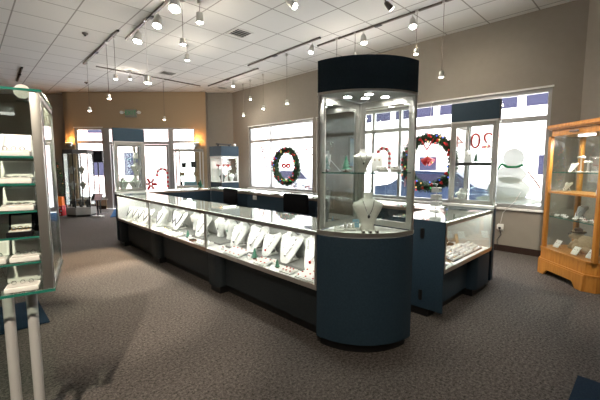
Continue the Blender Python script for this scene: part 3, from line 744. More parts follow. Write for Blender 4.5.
# ------------------------------------------------------------------ stools inside the island
def stool(label, loc, rot):
    t = thing('office_stool', label, 'stool', loc, rot, 'black stools inside the island')
    b = bmesh.new(); box(b, -.23, .23, -.22, .22, .62, .70, .03); obj('seat', b, BLACKV, t)
    b = bmesh.new(); box(b, -.27, .27, .20, .26, .72, 1.04, .03); obj('backrest', b, BLACKV, t)
    b = bmesh.new(); tube(b, [(0, .12, .61), (0, .27, .68), (0, .275, .9)], .018, 8); obj('back_bracket', b, BLACK, t)
    b = bmesh.new(); tube(b, [(0, 0, .08), (0, 0, .62)], .028, 12); obj('gas_column', b, CHROME, t)
    b = bmesh.new(); tube(b, [(.22*math.cos(a*PI/10), .22*math.sin(a*PI/10), .28) for a in range(20)], .011, 6, True)
    for k in range(3): tube(b, [(0, 0, .28), (.22*math.cos(k*2.094), .22*math.sin(k*2.094), .28)], .008, 6)
    obj('foot_ring', b, CHROME, t)
    for k in range(5):
        a = k*2*PI/5; b = bmesh.new(); tube(b, [(0, 0, .09), (.27*math.cos(a), .27*math.sin(a), .06)], [.024, .016], 8); l = obj('leg', b, BLACK, t)
        b = bmesh.new(); ball(b, (.27*math.cos(a), .27*math.sin(a), .0265), .026, 10); obj('caster', b, BLACK, l)
    return t
stool('black stool inside the island, closer to the tall tower', (3.62, 4.05, 0), -PI/2+.05)
stool('black stool inside the island, by the far end counter', (3.58, 5.95, 0), -PI/2-.1)
# wall outlet plate on the island side
t = thing('outlet_plate', 'white outlet plate on the navy back of the window counter run', 'outlet', (3.992, 5.35, .88), -PI/2)
b = bmesh.new(); box(b, -.06, .06, -.008, 0, -.04, .04, .003); obj('plate', b, WHITE, t)
for x in (-.025, .025):
    b = bmesh.new(); box(b, x-.014, x+.014, -.0095, -.0082, -.018, .018); obj('socket', b, GREYTRAY, t)

# ------------------------------------------------------------------ left foreground case (front faces the camera)
LX, LY, LR = 0.257, 1.926, math.radians(-13)
LCT = thing('glass_wall_case', 'tall green edged glass case on chrome legs filled with white jewellery boxes', 'display case', (LX, LY, 0), LR)
LZ0, LZ1, LW, LD = .915, 1.832, 1.30, .58
for nm, z0, z1 in (('bottom_glass', LZ0, LZ0+.012), ('top_glass', LZ1-.010, LZ1)):
    b = bmesh.new(); box(b, -LW, .012, 0, LD, z0, z1); g = obj(nm, b, G_SHELF, LCT, False)
    b = bmesh.new(); box(b, -LW, .0135, -.004, -.0005, z0, z1); box(b, .0125, .0145, -.0005, LD, z0, z1); obj('glass_edge', b, G_EDGE, g, False)
for nm, y0, y1 in (('front_post', 0.0, .034), ('back_post', LD-.03, LD)):
    b = bmesh.new(); box(b, -.030, .008, y0, y1, LZ0+.0125, LZ1-.0105, .004); obj(nm, b, ALU, LCT)
b = bmesh.new(); y0, y1, z0, z1 = .045, LD-.035, LZ0+.02, LZ1-.02; q = .018
box(b, 0, .010, y0, y0+q, z0, z1); box(b, 0, .010, y1-q, y1, z0, z1); box(b, 0, .010, y0+q, y1-q, z0, z0+q); box(b, 0, .010, y0+q, y1-q, z1-q, z1)
d = obj('side_frame', b, WHITE, LCT, False)
b = bmesh.new(); box(b, .003, .007, y0+q*.8, y1-q*.8, z0+q*.8, z1-q*.8); obj('side_glass', b, G_SIDE, d, False)
b = bmesh.new(); box(b, -LW, -.031, LD-.012, LD-.006, LZ0+.0125, LZ1-.0105); obj('back_glass', b, G_SHELF, LCT, False)
b = bmesh.new(); box(b, -LW+.02, -.20, .30, .33, LZ1-.026, LZ1-.0105); obj('light_strip', b, LED, LCT, False)  # strip added to lighten the case interior
area('case_light', LCT, (-.22, .10, LZ1-.03), .4, .05, .8, rot=(-.2, 0, 0))  # added fill lamp for the boxes, set apart from the strip
LSH = [1.174, 1.292, 1.414, 1.536]
for z in LSH:
    b = bmesh.new(); box(b, -LW, -.034, .02, LD-.03, z-.004, z+.004); s = obj('shelf', b, G_SHELF, LCT, False)
    b = bmesh.new(); box(b, -LW, -.034, .016, .0195, z-.004, z+.004); obj('shelf_edge', b, G_EDGE, s, False)
    b = bmesh.new(); box(b, -.0335, -.004, .06, .075, z-.012, z-.0045); obj('shelf_clip', b, BLACK, s, False)
b = bmesh.new(); box(b, -.178, -.172, .005, .011, 1.545, LZ1-.011); obj('glass_divider', b, G_EDGE, LCT, False)
for (x, y) in ((-.092, .12), (-.180, .12), (-LW+.1, .12), (-LW+.1, LD-.1)):
    b = bmesh.new(); tube(b, [(x, y, .0), (x, y, LZ0-.001)], .022, 18); l = obj('leg', b, LEGALU, LCT)
    b = bmesh.new(); tube(b, [(x, y, 0.0005), (x, y, .012)], .034, 18); obj('foot', b, BLACK, l)
LM = mt(LX, LY, 0) @ rz(LR)
def lcase(x, y, z): return tuple(LM @ Vector((x, y, z)))
names = ['second', 'third', 'fourth']
for i, (z, nm) in enumerate(((1.5405, 'top'), (1.4185, 'second'), (1.2965, 'third'))):
    make_ringbox(f'open white box beside the metal post on the {nm} shelf of the legged case', lcase(-.108, .075, z), LR, .122, .075, LINEN, PALE, lid=.085, jewel='bracelet' if i else 'ring', group='open white boxes in the glass case on legs')
    make_ringbox(f'open white box away from the metal post, {nm} shelf of the legged case', lcase(-.245, .08, z), LR, .122, .075, LINEN, PALE, lid=.085, jewel='bracelet', group='open white boxes in the glass case on legs')
    make_ringbox(f'open white box at the back of the {nm} shelf of the legged case', lcase(-.11, .32, z), LR, .13, .075, LINEN, PALE, lid=.075, jewel='ring', group='open white boxes in the glass case on legs')
make_ringbox('black open box of gold rings in the glass case on legs', lcase(-.105, .06, 1.1785), LR, .095, .065, BLACKV, PALE, lid=.08, gem=GOLD)
make_ringbox('black box of silver bracelets behind the box of gold rings', lcase(-.075, .20, 1.1785), LR, .10, .06, BLACKV, BLACKV, lid=.085, jewel='bracelet')
# the row below the black box stands on a lower shelf
z = 1.056
b = bmesh.new(); box(b, -LW, -.034, .02, LD-.03, z-.004, z+.004); s = obj('shelf', b, G_SHELF, LCT, False)
b = bmesh.new(); box(b, -LW, -.034, .016, .0195, z-.004, z+.004); obj('shelf_edge', b, G_EDGE, s, False)
make_ringbox('open white box beside the metal post on the lowest shelf below the black box', lcase(-.095, .075, z+.0045), LR, .11, .08, LINEN, PALE, lid=.07, open_a=1.3)
make_ringbox('open white box away from the metal post on the shelf below the black box', lcase(-.215, .075, z+.0045), LR, .11, .08, LINEN, PALE, lid=.07, open_a=1.3)
make_ringbox('large open white box on the bottom glass of the legged case', lcase(-.112, .06, LZ0+.0125), LR, .125, .085, LINEN, PALE, lid=.085, open_a=1.35)
make_ringbox('white box behind the large open box in the legged case', lcase(-.085, .21, LZ0+.0125), LR, .09, .07, LINEN, PALE, lid=.10, open_a=1.25)
# lamp-like round mirror on the case top
t = thing('round_mirror', 'round pale mirror standing on top of the glass case on legs', 'mirror', lcase(-.10, .40, LZ1+.001), LR)
b = bmesh.new(); lathe(b, [(.03, 0), (.03, .006), (.008, .010), (.006, .018)], 20); obj('stand', b, CHROME, t)
b = bmesh.new(); tube(b, [(0, -.008, .05), (0, .008, .05)], .036, 28); f = obj('mirror_frame', b, WHITE, t)
b = bmesh.new(); tube(b, [(0, -.0095, .05), (0, -.0085, .05)], .031, 28); obj('mirror_face', b, PALE, f)

# floor mats / low platforms
t = tag(obj('floor_mat', box(bmesh.new(), -1.4, .495, 3.95, 4.72, .001, .014, .003), MATNAVY), 'navy carpet mat on the floor behind the chrome legs', 'mat')
t = thing('low_platform', 'low navy platform standing alone on the open carpet', 'platform', (2.53, -.055, 0), 0)
b = bmesh.new(); box(b, -.30, .33, -.32, .32, 0.0, .09, .006); obj('platform_body', b, MATNAVY, t)
b = bmesh.new(); box(b, -.303, .333, -.323, .323, .0905, .098, .002); obj('platform_top', b, MATNAVY, t)
t = tag(obj('entrance_rug', prism(bmesh.new(), [(2.95, 10.9), (3.5, 10.9), (4.6, 11.9), (3.6, 12.75)], .001, .014), MATBLUE), 'bright blue entrance rug on the floor before the glazed doors', 'rug')

# ------------------------------------------------------------------ oak cabinet at the right
CR = math.radians(-134.7)
CM = mt(5.705, 1.009, 0) @ rz(CR)
OC = thing('oak_display_cabinet', 'honey oak display cabinet with glass sides and bracket feet', 'display cabinet', (5.705, 1.009, 0), CR)
x0, x1, D = -.10, .84, .50; c = .08
xb0, xb1 = x0-.05, x1-.05
def base_c(e): return [(xb0+c-e*.4, -e), (xb1-c+e*.4, -e), (xb1+e, c-e*.4), (xb1+e, D), (xb0-e, D), (xb0-e, c-e*.4)]
def canted(e): return [(x0+c-e*.4, -e), (x1-c+e*.4, -e), (x1+e, c-e*.4), (x1+e, D), (x0-e, D), (x0-e, c-e*.4)]
b = bmesh.new()                                               # bracket-foot plinth with an arched apron
N = 14; fx0, fx1 = xb0+c, xb1-c; w = fx1-fx0
top = [(fx0, .19), (fx1, .19)]; bot = [(fx1, 0), (fx1-.11, 0), (fx1-.13, .03), (fx1-.17, .075), (fx0+.17, .075), (fx0+.13, .03), (fx0+.11, 0), (fx0, 0)]
prism(b, top+bot, 0, .03, rx(PI/2) @ mt(0, 0, -.01)); obj('apron', b, OAK, OC)
for (pa, pb) in (((xb1-c, 0), (xb1, c)), ((xb0, c), (xb0+c, 0)), ((xb1, c), (xb1, D)), ((xb0, D), (xb0, c))):
    b = bmesh.new(); wall_seg(b, pa, pb, 0, .19, -.022); obj('plinth_side', b, OAK, OC)
b = bmesh.new(); prism(b, base_c(.012), .1905, .21); obj('plinth_moulding', b, OAK, OC)
b = bmesh.new(); prism(b, base_c(-.008), .2105, .345); obj('base_box', b, OAK, OC)
b = bmesh.new(); prism(b, base_c(.004), .3455, .368); obj('floor_board', b, OAK, OC)
px_ = ((x0+.05, .035, 'front'), (x1-.05, .035, 'front'), (x0+.035, D-.03, 'back'), (x1-.035, D-.03, 'back'))
for (x, y, nm) in px_:
    b = bmesh.new(); box(b, x-.024, x+.024, y-.024, y+.024, .3685, 1.885, .004); obj('corner_post', b, OAK, OC)
b = bmesh.new(); prism(b, canted(-.012), 1.8855, 1.965); obj('frieze', b, OAK, OC)
b = bmesh.new(); prism(b, canted(.02), 1.9655, 1.985); prism(b, canted(.04), 1.985, 2.03); obj('crown', b, OAK, OC)
b = bmesh.new(); box(b, x0+.08, x1-.08, .02, .06, 1.125, 1.150, .003); box(b, x0+.03, x1-.03, .061, D-.055, 1.125, 1.15); obj('wood_shelf', b, OAK, OC)
for z in (.80, 1.405):
    b = bmesh.new(); box(b, x0+.035, x1-.035, .07, D-.06, z-.005, z+.005); s = obj('glass_shelf', b, G_SHELF, OC, False)
    b = bmesh.new(); box(b, x0+.035, x1-.035, .064, .0695, z-.005, z+.005); obj('shelf_edge', b, G_EDGE, s, False)
b = bmesh.new(); box(b, x0+.077, x1-.077, .028, .033, .3695, 1.1245); box(b, x0+.077, x1-.077, .028, .033, 1.1505, 1.884); obj('front_glass', b, G_CASE, OC, False)
for x in (x0+.03, x1-.035):
    b = bmesh.new(); box(b, x, x+.005, .062, D-.056, .3695, 1.884); obj('side_glass', b, G_CASE, OC, False)
b = bmesh.new(); box(b, x0+.06, x1-.06, D-.03, D-.025, .3695, 1.884); obj('back_glass', b, G_CASE, OC, False)
b = bmesh.new(); box(b, .22, .42, .18, .24, 1.868, 1.885); obj('light_fitting', b, LED, OC, False)
area('cabinet_light', OC, (.32, .21, 1.86), .2, .06, 12)
b = bmesh.new(); box(b, .32, .46, -.0135+.0, -.0125+.012, 1.915, 1.935); obj('maker_plate', b, DKALU, OC, False)
def oc(x, y, z): return tuple(CM @ Vector((x, y, z)))
OG = 'white ring cards in the oak cabinet'
# top glass shelf
z = 1.4115
make_form('white sloped stand next to the T stands, upper oak cabinet shelf', oc(.12, .20, z), CR, .62)
def tbar(label, x, y, z, h):
    t = thing('bracelet_stand', label, 'bracelet stand', oc(x, y, z), CR, 'white T stands in the oak cabinet')
    b = bmesh.new(); lathe(b, [(.035, 0), (.035, .008), (.01, .014)], 18); obj('base', b, WHITE, t)
    b = bmesh.new(); tube(b, [(0, 0, .014), (0, 0, h-.012)], .008, 10); obj('post', b, WHITE, t)
    b = bmesh.new(); tube(b, [(-.055, 0, h), (.055, 0, h)], .013, 12); k = obj('bar', b, LINEN, t)
    b = bmesh.new(); tube(b, [(.02, .016*math.cos(a*PI/6), h+.016*math.sin(a*PI/6)) for a in range(12)], .002, 5, True); obj('bracelet', b, SILVER, k)
tbar('taller white T stand on the upper oak cabinet shelf', .25, .22, z, .19)
tbar('shorter white T stand on the upper oak cabinet shelf', .36, .22, z, .13)
make_ringbox('low dark and white box beside the shorter T stand', oc(.52, .2, z), CR, .10, .06, LINEN, SLOT, lid=.03, open_a=.8)
make_card('tall white card on the upper glass shelf of the oak cabinet', oc(.70, .22, z), CR, .13, .16, .1, gem=SILVER)
make_form('smallest white sloped stand at the end of the upper oak cabinet shelf', oc(-.01, .31, z), CR, .45)
# wood shelf
z = 1.1515
make_form('small white sloped stand on the middle oak shelf', oc(.02, .22, z), CR, .62)
make_form('large white sloped stand on the middle oak shelf', oc(.58, .22, z), CR, 1.0)
# lower glass shelf
z = .8065
make_form('white oval necklace stand on the lower glass shelf, oak cabinet', oc(.22, .26, z), CR, .85)
for i in range(10):
    make_card(f'tiny white card, lower oak cabinet shelf, {"front" if i % 2 == 0 else "back"} row, {ORD[i//2]} from the window side', oc(.0+.16*(i//2), .13+.09*(i % 2) + (.1 if i in (2, 3) else 0)*(i % 2), z), CR, .075, .035, 1.0, gem=RED if i > 5 else SILVER, group=OG)
# bottom: plush toy and three oval cards
z = .3695
for i, (x, y, txt) in enumerate(((.03, .13, 'on the window side'), (.42, .075, 'middle of three'), (.60, .12, 'away from the window'))):
    make_card(f'white card leaning in front of the plush toy, {txt}', oc(x, y, z), CR, .10, .115, .55, gem=SILVER, group='white cards on the oak cabinet floor', name='jewellery_card', cat='jewellery card')
t = thing('plush_toy', 'tan plush animal with a brown hat in the oak cabinet', 'plush toy', oc(.32, .29, z+.002), CR)
b = bmesh.new()
ball(b, (.05, .0, .115), .115, 18, (1.25, .8, 1.0)); ball(b, (-.09, -.02, .205), .075, 16, (1, .95, .9)); ball(b, (-.135, -.06, .19), .036, 12, (1.2, 1, .8))
ball(b, (-.02, -.09, .06), .045, 12, (.9, 1, 1.3)); ball(b, (.13, -.08, .052), .05, 12, (1.5, 1, .9)); ball(b, (.17, .04, .062), .055, 12)
tube(b, [(-.03, -.06, .15), (-.08, -.10, .09), (-.10, -.11, .04)], [.035, .032, .03], 10)
bmesh.ops.remove_doubles(b, verts=b.verts, dist=.0005)
bd = obj('body', b, TAN, t)
rm = bd.modifiers.new('merge', 'REMESH'); rm.mode = 'VOXEL'; rm.voxel_size = .008; rm.use_smooth_shade = True
for s in (-1, 1):
    b = bmesh.new(); ball(b, (-.08+.02*s, -.02+.055*s, .262), .022, 10, (1, .6, 1)); obj('ear', b, TAN, t)
    b = bmesh.new(); ball(b, (-.15, -.048+.026*s-.02, .222), .007, 8); obj('eye', b, BLACK, t)
b = bmesh.new(); lathe(b, [(.085, .255), (.086, .262), (.05, .266), (.045, .30), (.02, .315), (.001, .316)], 20, (-.085, -.02)); obj('hat', b, BROWNF, t)

# ------------------------------------------------------------------ far corner case and things round the entrance
KC = thing('corner_display_case', 'blue topped white framed glass case holding red flowers', 'display case', (5.5, 9.0, 0), 0)
b = bmesh.new(); box(b, .05, .55, .05, .6, 0, .08); obj('toe_kick', b, BLACK, KC, False)
b = bmesh.new(); box(b, 0, .6, 0, .65, .081, .98); obj('base', b, BLUE, KC, False)
b = bmesh.new(); box(b, 0, .6, 0, .65, .981, 1.0); obj('deck', b, DECK, KC, False)
for (x, y) in ((0, 0), (.57, 0), (0, .62), (.57, .62)):
    b = bmesh.new(); box(b, x, x+.03, y, y+.03, 1.001, 1.73); obj('post', b, WHITE, KC, False)
b = bmesh.new(); box(b, 0, .6, 0, .65, 1.731, 1.775); obj('top_frame', b, WHITE, KC, False)
b = bmesh.new(); box(b, -.01, .61, -.01, .66, 1.776, 2.07); obj('header', b, BLUE, KC, False)
b = bmesh.new(); box(b, .031, .569, .008, .014, 1.001, 1.73); obj('front_glass', b, G_CASE, KC, False)
b = bmesh.new(); box(b, .008, .014, .031, .619, 1.001, 1.73); obj('side_glass', b, G_CASE, KC, False)
b = bmesh.new(); box(b, .031, .569, .628, .64, 1.001, 1.73); obj('back_panel', b, PALE, KC, False)
b = bmesh.new(); box(b, .016, .584, .016, .62, 1.355, 1.363); s = obj('shelf', b, G_SHELF, KC, False)
b = bmesh.new(); box(b, .06, .54, .1, .13, 1.722, 1.7305); obj('light_strip', b, LED, KC, False)
area('case_light', KC, (.3, .12, 1.71), .5, .05, 6)
def kc(x, y, z): return (5.5+x, 9.0+y, z)
for i, (x, z_, s) in enumerate(((.13, 1.364, .82), (.30, 1.364, .85), (.47, 1.364, .82), (.32, 1.001, 1.0))):
    t = thing('poinsettia_spray', 'red artificial poinsettia '+['on the shelf, entrance side', 'on the shelf, middle', 'on the shelf, window side', 'low on the deck'][i]+' of the blue topped case', 'artificial flower', kc(x, .38, z_), 0, 'red flowers in the corner case'); t.scale = (s,)*3
    part('pot', 'ppot', lambda bm: lathe(bm, [(.035, .0005), (.045, .07), (.04, .072)], 14), WHITE, t)
    def flower(bm):
        for k in range(9):
            a = k*2*PI/9; M = mt(0, 0, .14) @ rz(a) @ ry(-.5+.25*(k % 2)); ball(bm, (.055, 0, 0), .05, 8, (1, .5, .25), M)
        ball(bm, (0, 0, .15), .03, 8); tube(bm, [(0, 0, .06), (0, 0, .14)], .01, 6); return bm
    part('petals', 'petals', flower, REDF, t)
for i, x in enumerate((.12, .28, .44)):
    make_card(f'white earring card below red flowers, {ORD[i]} from the entrance side', kc(x, .2, 1.3635), 0, .08, .10, .3, group='white cards in the far corner case')
make_bust('white necklace bust on the deck of the blue topped corner case', kc(.47, .2, 1.0015), 0, 1.1)
make_bust('dark necklace bust on the deck of the blue topped corner case', kc(.15, .2, 1.0015), 0, 1.1, SILVER, SILVER, SLOT)
t = thing('bar_ornament', 'long low black ornament on top of the blue topped corner case', 'ornament', kc(.28, .3, 2.071), 0)
b = bmesh.new(); box(b, -.26, .26, -.03, .03, .05, .085, .006); obj('bar', b, BLACK, t)
for x in (-.2, .2):
    b = bmesh.new(); box(b, x-.02, x+.02, -.03, .03, 0, .0495, .004); obj('foot', b, BLACK, t)
tag(obj('white_ornament_ball', ball(bmesh.new(), (0, 0, .045), .045, 14), WHITE, loc=kc(.555, .12, 2.071)), 'small white ball beside the black ornament on the blue topped corner case', 'ornament')
make_toy_tree('green toy tree standing on top of the far end counter', (3.93, 7.36, CH+.001), 1.9)

# black framed many sided case at the far left
HC = thing('hexagonal_glass_case', 'black framed many sided glass case beside the christmas tree', 'display case', (2.36, 11.87, 0), -PI/4)
hx = [(-.46, .10), (-.46, -.14), (-.02, -.30), (.40, -.14), (.46, .10), (.2, .36), (-.2, .36)]
hx = [(-.30, .12), (-.27, -.13), (.10, -.25), (.42, -.06), (.42, .22), (-.05, .34)]
def shrink(poly, f): return [(x*f, y*f) for x, y in poly]
b = bmesh.new(); prism(b, shrink(hx, .94), 0, .06); obj('toe_kick', b, BLACK, HC, False)
b = bmesh.new(); prism(b, hx, .061, .27); obj('base', b, mat('pale_grey_laminate', (.42, .42, .41), .5), HC, False)
b = bmesh.new(); prism(b, hx, 1.84, 1.95); obj('canopy', b, mat('charcoal_metal', (.10, .10, .105), .5), HC, False)
for k, (x, y) in enumerate(hx):
    b = bmesh.new(); xx, yy = x*.965, y*.965; box(b, xx-.012, xx+.012, yy-.012, yy+.012, .271, 1.839); obj('post', b, BLACK, HC, False)
    x2, y2 = hx[(k+1) % 6]; b = bmesh.new()
    a_, b2 = Vector((x, y))*.96, Vector((x2, y2))*.96; dd = (b2-a_).normalized()
    wall_seg(b, a_+dd*.02, b2-dd*.02, .272, 1.838, .005); obj('glass_pane', b, G_CASE, HC, False)
for z in (.80, 1.25):
    b = bmesh.new(); prism(b, shrink(hx, .90), z-.004, z+.004); s = obj('shelf', b, G_SHELF, HC, False)
HM = mt(2.36, 11.87, 0) @ rz(-PI/4)
def hc(x, y, z): return tuple(HM @ Vector((x, y, z)))
for i, (x, z_) in enumerate(((-.11, .272), (.10, .272), (.30, .272), (-.10, .8055), (.20, .8055), (-.10, 1.2555), (.18, 1.2555))):
    make_bust(f'{"black" if i < 3 else "pale grey"} bust in many sided case, {["first", "second", "third", "first", "second", "first", "second"][i]} from the christmas tree, {"floor" if i < 3 else "lower shelf" if i < 5 else "upper shelf"}', hc(x, 0, z_), -PI/4, .95, SILVER, SILVER, SLOT if i < 3 else PALE, group='busts in the many sided case')
t = thing('monitor_stand', 'black monitor on a thin pole behind the many sided case', 'monitor', (2.95, 11.95, 0), -PI/4)
b = bmesh.new(); box(b, -.17, .17, -.13, .13, 0.015, .03, .004); obj('base', b, BLACK, t)
b = bmesh.new(); tube(b, [(0, .05, .03), (0, .05, 1.66)], .018, 10); obj('pole', b, BLACK, t)
b = bmesh.new(); box(b, -.2, .2, -.05, .03, 1.60, 1.96, .008); m_ = obj('screen_housing', b, BLACK, t)
b = bmesh.new(); box(b, -.18, .18, -.053, -.0505, 1.63, 1.93); obj('screen', b, mat('dark_screen', (.015, .015, .02), .15), m_, False)
t.location.z = -.015
t = thing('sign_stand', 'low stand with a tilted pinkish sign beside the many sided case', 'sign stand', (2.72, 11.22, 0), -PI/4)
b = bmesh.new(); box(b, -.13, .13, -.09, .09, 0, .05, .006); obj('base', b, WHITE, t)
b = bmesh.new(); tube(b, [(0, 0, .05), (0, .02, .47)], .022, 10); obj('post', b, BLACK, t)
b = bmesh.new(); box(b, -.15, .15, -.012, .012, -.10, .12, .004, mt(0, 0, .57) @ rx(-.5)); h_ = obj('sign_board', b, BLACK, t)
b = bmesh.new(); box(b, -.07, .145, -.0145, -.0125, -.09, .11, 0, mt(0, 0, .57) @ rx(-.5)); obj('sign_face', b, PINKP, h_, False)

# Christmas tree
def big_tree(bm, h, r, n=900, seed=3):
    R = random.Random(seed)
    for i in range(n):
        f = R.random()**.8; z = h*(.12+.86*f); rr = r*(1-f)*(.35+.65*R.random())+.02; a = R.random()*2*PI
        p = Vector((rr*math.cos(a), rr*math.sin(a), z)); d = Vector((math.cos(a+R.uniform(-.4, .4)), math.sin(a+R.uniform(-.4, .4)), R.uniform(-.35, .25))).normalized()
        L = .07+.06*(1-f); u = d.cross(Vector((0, 0, 1))).normalized()*.02; v = Vector((0, 0, .012))
        q = [bm.verts.new(x) for x in (p, p+d*L*.5+u, p+d*L, p+d*L*.5-u, p+d*L*.45+v)]
        bm.faces.new((q[0], q[1], q[4])); bm.faces.new((q[1], q[2], q[4])); bm.faces.new((q[2], q[3], q[4])); bm.faces.new((q[3], q[0], q[4])); bm.faces.new((q[0], q[3], q[2], q[1]))
    return bm
t = thing('christmas_tree', 'dark green christmas tree beside the many sided glass case', 'christmas tree', (2.10, 13.15, 0), 0)
b = bmesh.new(); big_tree(b, 1.62, .40); obj('branches', b, GREEN, t, False)
b = bmesh.new(); tube(b, [(0, 0, .03), (0, 0, 1.45)], [.035, .008], 8); obj('trunk', b, BROWNF, t)
b = bmesh.new(); tube(b, [(0, 0, 0), (0, 0, .03)], .2, 18); obj('stand', b, BROWNF, t)
R_ = random.Random(5)
for k in range(22):
    f = R_.random(); a = R_.uniform(PI, 2*PI+.6); rr = .40*(1-f)*.98+.03
    part('bulb', 'treebulb', lambda bm: ball(bm, (0, 0, 0), .014, 8), (BULBR, BULBY, BULBG)[k % 3], t, loc=(rr*math.cos(a), rr*math.sin(a), .25+1.25*f))
t = thing('gift_box', 'red gift box with white spots by the christmas tree', 'gift box', (2.00, 12.42, 0), -.75)
b = bmesh.new(); box(b, -.15, .15, -.13, .13, 0, .30, .01); obj('box_body', b, REDF, t)
b = bmesh.new()
for i in range(3):
    for j in range(3): ball(b, (-.09+.09*i+.03*(j % 2), -.131, .06+.09*j), .022, 8, (1, .1, 1))
obj('spots', b, PAPER, t)
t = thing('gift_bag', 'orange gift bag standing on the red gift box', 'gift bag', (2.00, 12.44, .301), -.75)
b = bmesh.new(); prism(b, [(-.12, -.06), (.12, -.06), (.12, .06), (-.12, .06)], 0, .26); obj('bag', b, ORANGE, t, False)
for y in (-.04, .04):
    b = bmesh.new(); tube(b, [(-.05, y, .26), (-.03, y, .33), (.03, y, .33), (.05, y, .26)], .005, 6); obj('handle', b, BROWNF, t)

# white framed shelf case in front of the right side light
VC = thing('glass_shelf_case', 'white framed glass shelf case standing between entrance doors and sconce', 'display case', (5.28, 10.55, 0), -PI/4)
w = .40
b = bmesh.new(); box(b, -w, w, -.18, .18, 0, .85); obj('base', b, WHITE, VC, False)
for (x, y) in ((-w, -.18), (w-.035, -.18), (-w, .145), (w-.035, .145)):
    b = bmesh.new(); box(b, x, x+.035, y, y+.035, .851, 1.93); obj('post', b, ALU if x < 0 else WHITE, VC, False)
b = bmesh.new(); box(b, -w, w, -.18, .18, 1.931, 2.02); obj('top_frame', b, ALU, VC, False)
for z in (1.15, 1.42):
    b = bmesh.new(); box(b, -w+.04, w-.04, -.14, .14, z-.004, z+.004); obj('shelf', b, G_SHELF, VC, False)
b = bmesh.new(); box(b, -w+.036, w-.036, -.178, -.172, .851, 1.93); obj('front_glass', b, G_CASE, VC, False)
VM = mt(5.28, 10.55, 0) @ rz(-PI/4)
def vc(x, y, z): return tuple(VM @ Vector((x, y, z)))
for i, (x, z_, ww, h_, m_, lb) in enumerate(((-.2, 1.4245, .13, .16, BLACK, 'smaller black box on the upper shelf'), (.12, 1.4245, .15, .20, BLACK, 'larger black box on the upper shelf'), (-.25, 1.1545, .12, .12, TAN, 'smaller tan box on the middle shelf'), (.2, 1.1545, .14, .14, TAN, 'larger tan box on the middle shelf'), (0, .8515, .4, .12, LTBLUE, 'long pale blue box low'))):
    t = thing('gift_carton', lb+' in the entrance shelf case', 'box', vc(x, 0, z_), -PI/4)
    b = bmesh.new(); box(b, -ww/2, ww/2, -.05, .05, 0, h_*.8, .004); obj('carton', b, m_, t)
    b = bmesh.new(); box(b, -ww/2-.004, ww/2+.004, -.054, .054, h_*.8+.0005, h_, .003); obj('carton_lid', b, m_, t)
for i, x in enumerate((-.28, .27)):
    t = thing('dark_bottle', f'small dark bottle beside the pale blue box, {"door" if i == 0 else "sconce"} side', 'bottle', vc(x, 0, .8515), 0)
    b = bmesh.new(); lathe(b, [(.03, 0), (.032, .01), (.032, .09), (.012, .12), (.012, .145)], 14); obj('bottle_body', b, BLACK, t)
    b = bmesh.new(); lathe(b, [(.014, .1455), (.014, .165)], 12); obj('cap', b, GOLD, t)

# sconces and exit sign on the entrance wall
def chp(s, y, z): return tuple(CHM @ Vector((s, y, z)))
for key, lb in ((71, 'above the many sided glass case'), (197, 'above the entrance shelf case')):
    t = thing('wall_sconce', 'glowing amber wall sconce '+lb, 'wall lamp', chp(S[key], 0, 2.22), CHROT, 'amber sconces on the entrance wall')
    b = bmesh.new(); box(b, -.06, .06, -.02, -.001, -.06, .06, .004); obj('back_plate', b, ALU, t)
    b = bmesh.new(); loft(b, [(-.09, .05, .04, 0, -.07), (-.03, .10, .065, 0, -.09), (0.03, .13, .08, 0, -.105)], 20); obj('bowl', b, ALU, t)
    b = bmesh.new(); loft(b, [(.0305, .12, .07, 0, -.105), (.045, .10, .06, 0, -.105)], 20); obj('bulb', b, SCONCE, t)
    l = bpy.data.lights.new('sconce_lamp', 'POINT'); l.energy = 9; l.color = (1, .42, .10); l.shadow_soft_size = .05
    o = bpy.data.objects.new('sconce_lamp', l); COL.objects.link(o); o.parent = t; o.location = (0, -.11, .14)
def text(name, s, size, m, M, parent=None, ext=.001, mirror=False):
    cu = bpy.data.curves.new(name, 'FONT'); cu.body = s; cu.size = size; cu.extrude = ext; cu.align_x = 'CENTER'; cu.align_y = 'CENTER'
    o = bpy.data.objects.new(name, cu); COL.objects.link(o); dg = bpy.context.evaluated_depsgraph_get(); dg.update()
    me = bpy.data.meshes.new_from_object(o.evaluated_get(dg)); bpy.data.objects.remove(o)
    if mirror: me.transform(Matrix.Diagonal((-1, 1, 1, 1))); me.flip_normals()
    me.transform(M); me.materials.clear(); me.materials.append(m); me.name = name
    r = bpy.data.objects.new(name, me); COL.objects.link(r)
    if parent: r.parent = parent
    return r
t = thing('exit_sign', 'EXIT sign with two emergency lamps above the entrance doors', 'exit sign', chp(S[133], 0, 3.23), CHROT)
b = bmesh.new(); box(b, -.19, .19, -.07, -.001, -.13, .13, .008); obj('sign_box', b, mat('grey_sign_box', (.26, .25, .22), .5), t)
text('lettering', 'EXIT', .19, mat('exit_green', (.03, .22, .10), .5, emit=(.1, .9, .35), estr=.08), mt(0, -.0725, .01) @ rx(PI/2), t)
for s in (-1, 1):
    b = bmesh.new(); tube(b, [(s*.19, -.035, .03), (s*.24, -.04, .03)], .016, 8); a = obj('lamp_arm', b, WHITE, t)
    b = bmesh.new(); tube(b, [(s*.29, -.02, .03), (s*.29, -.11, .02)], [.045, .055], 14); obj('emergency_lamp', b, WHITE, t)

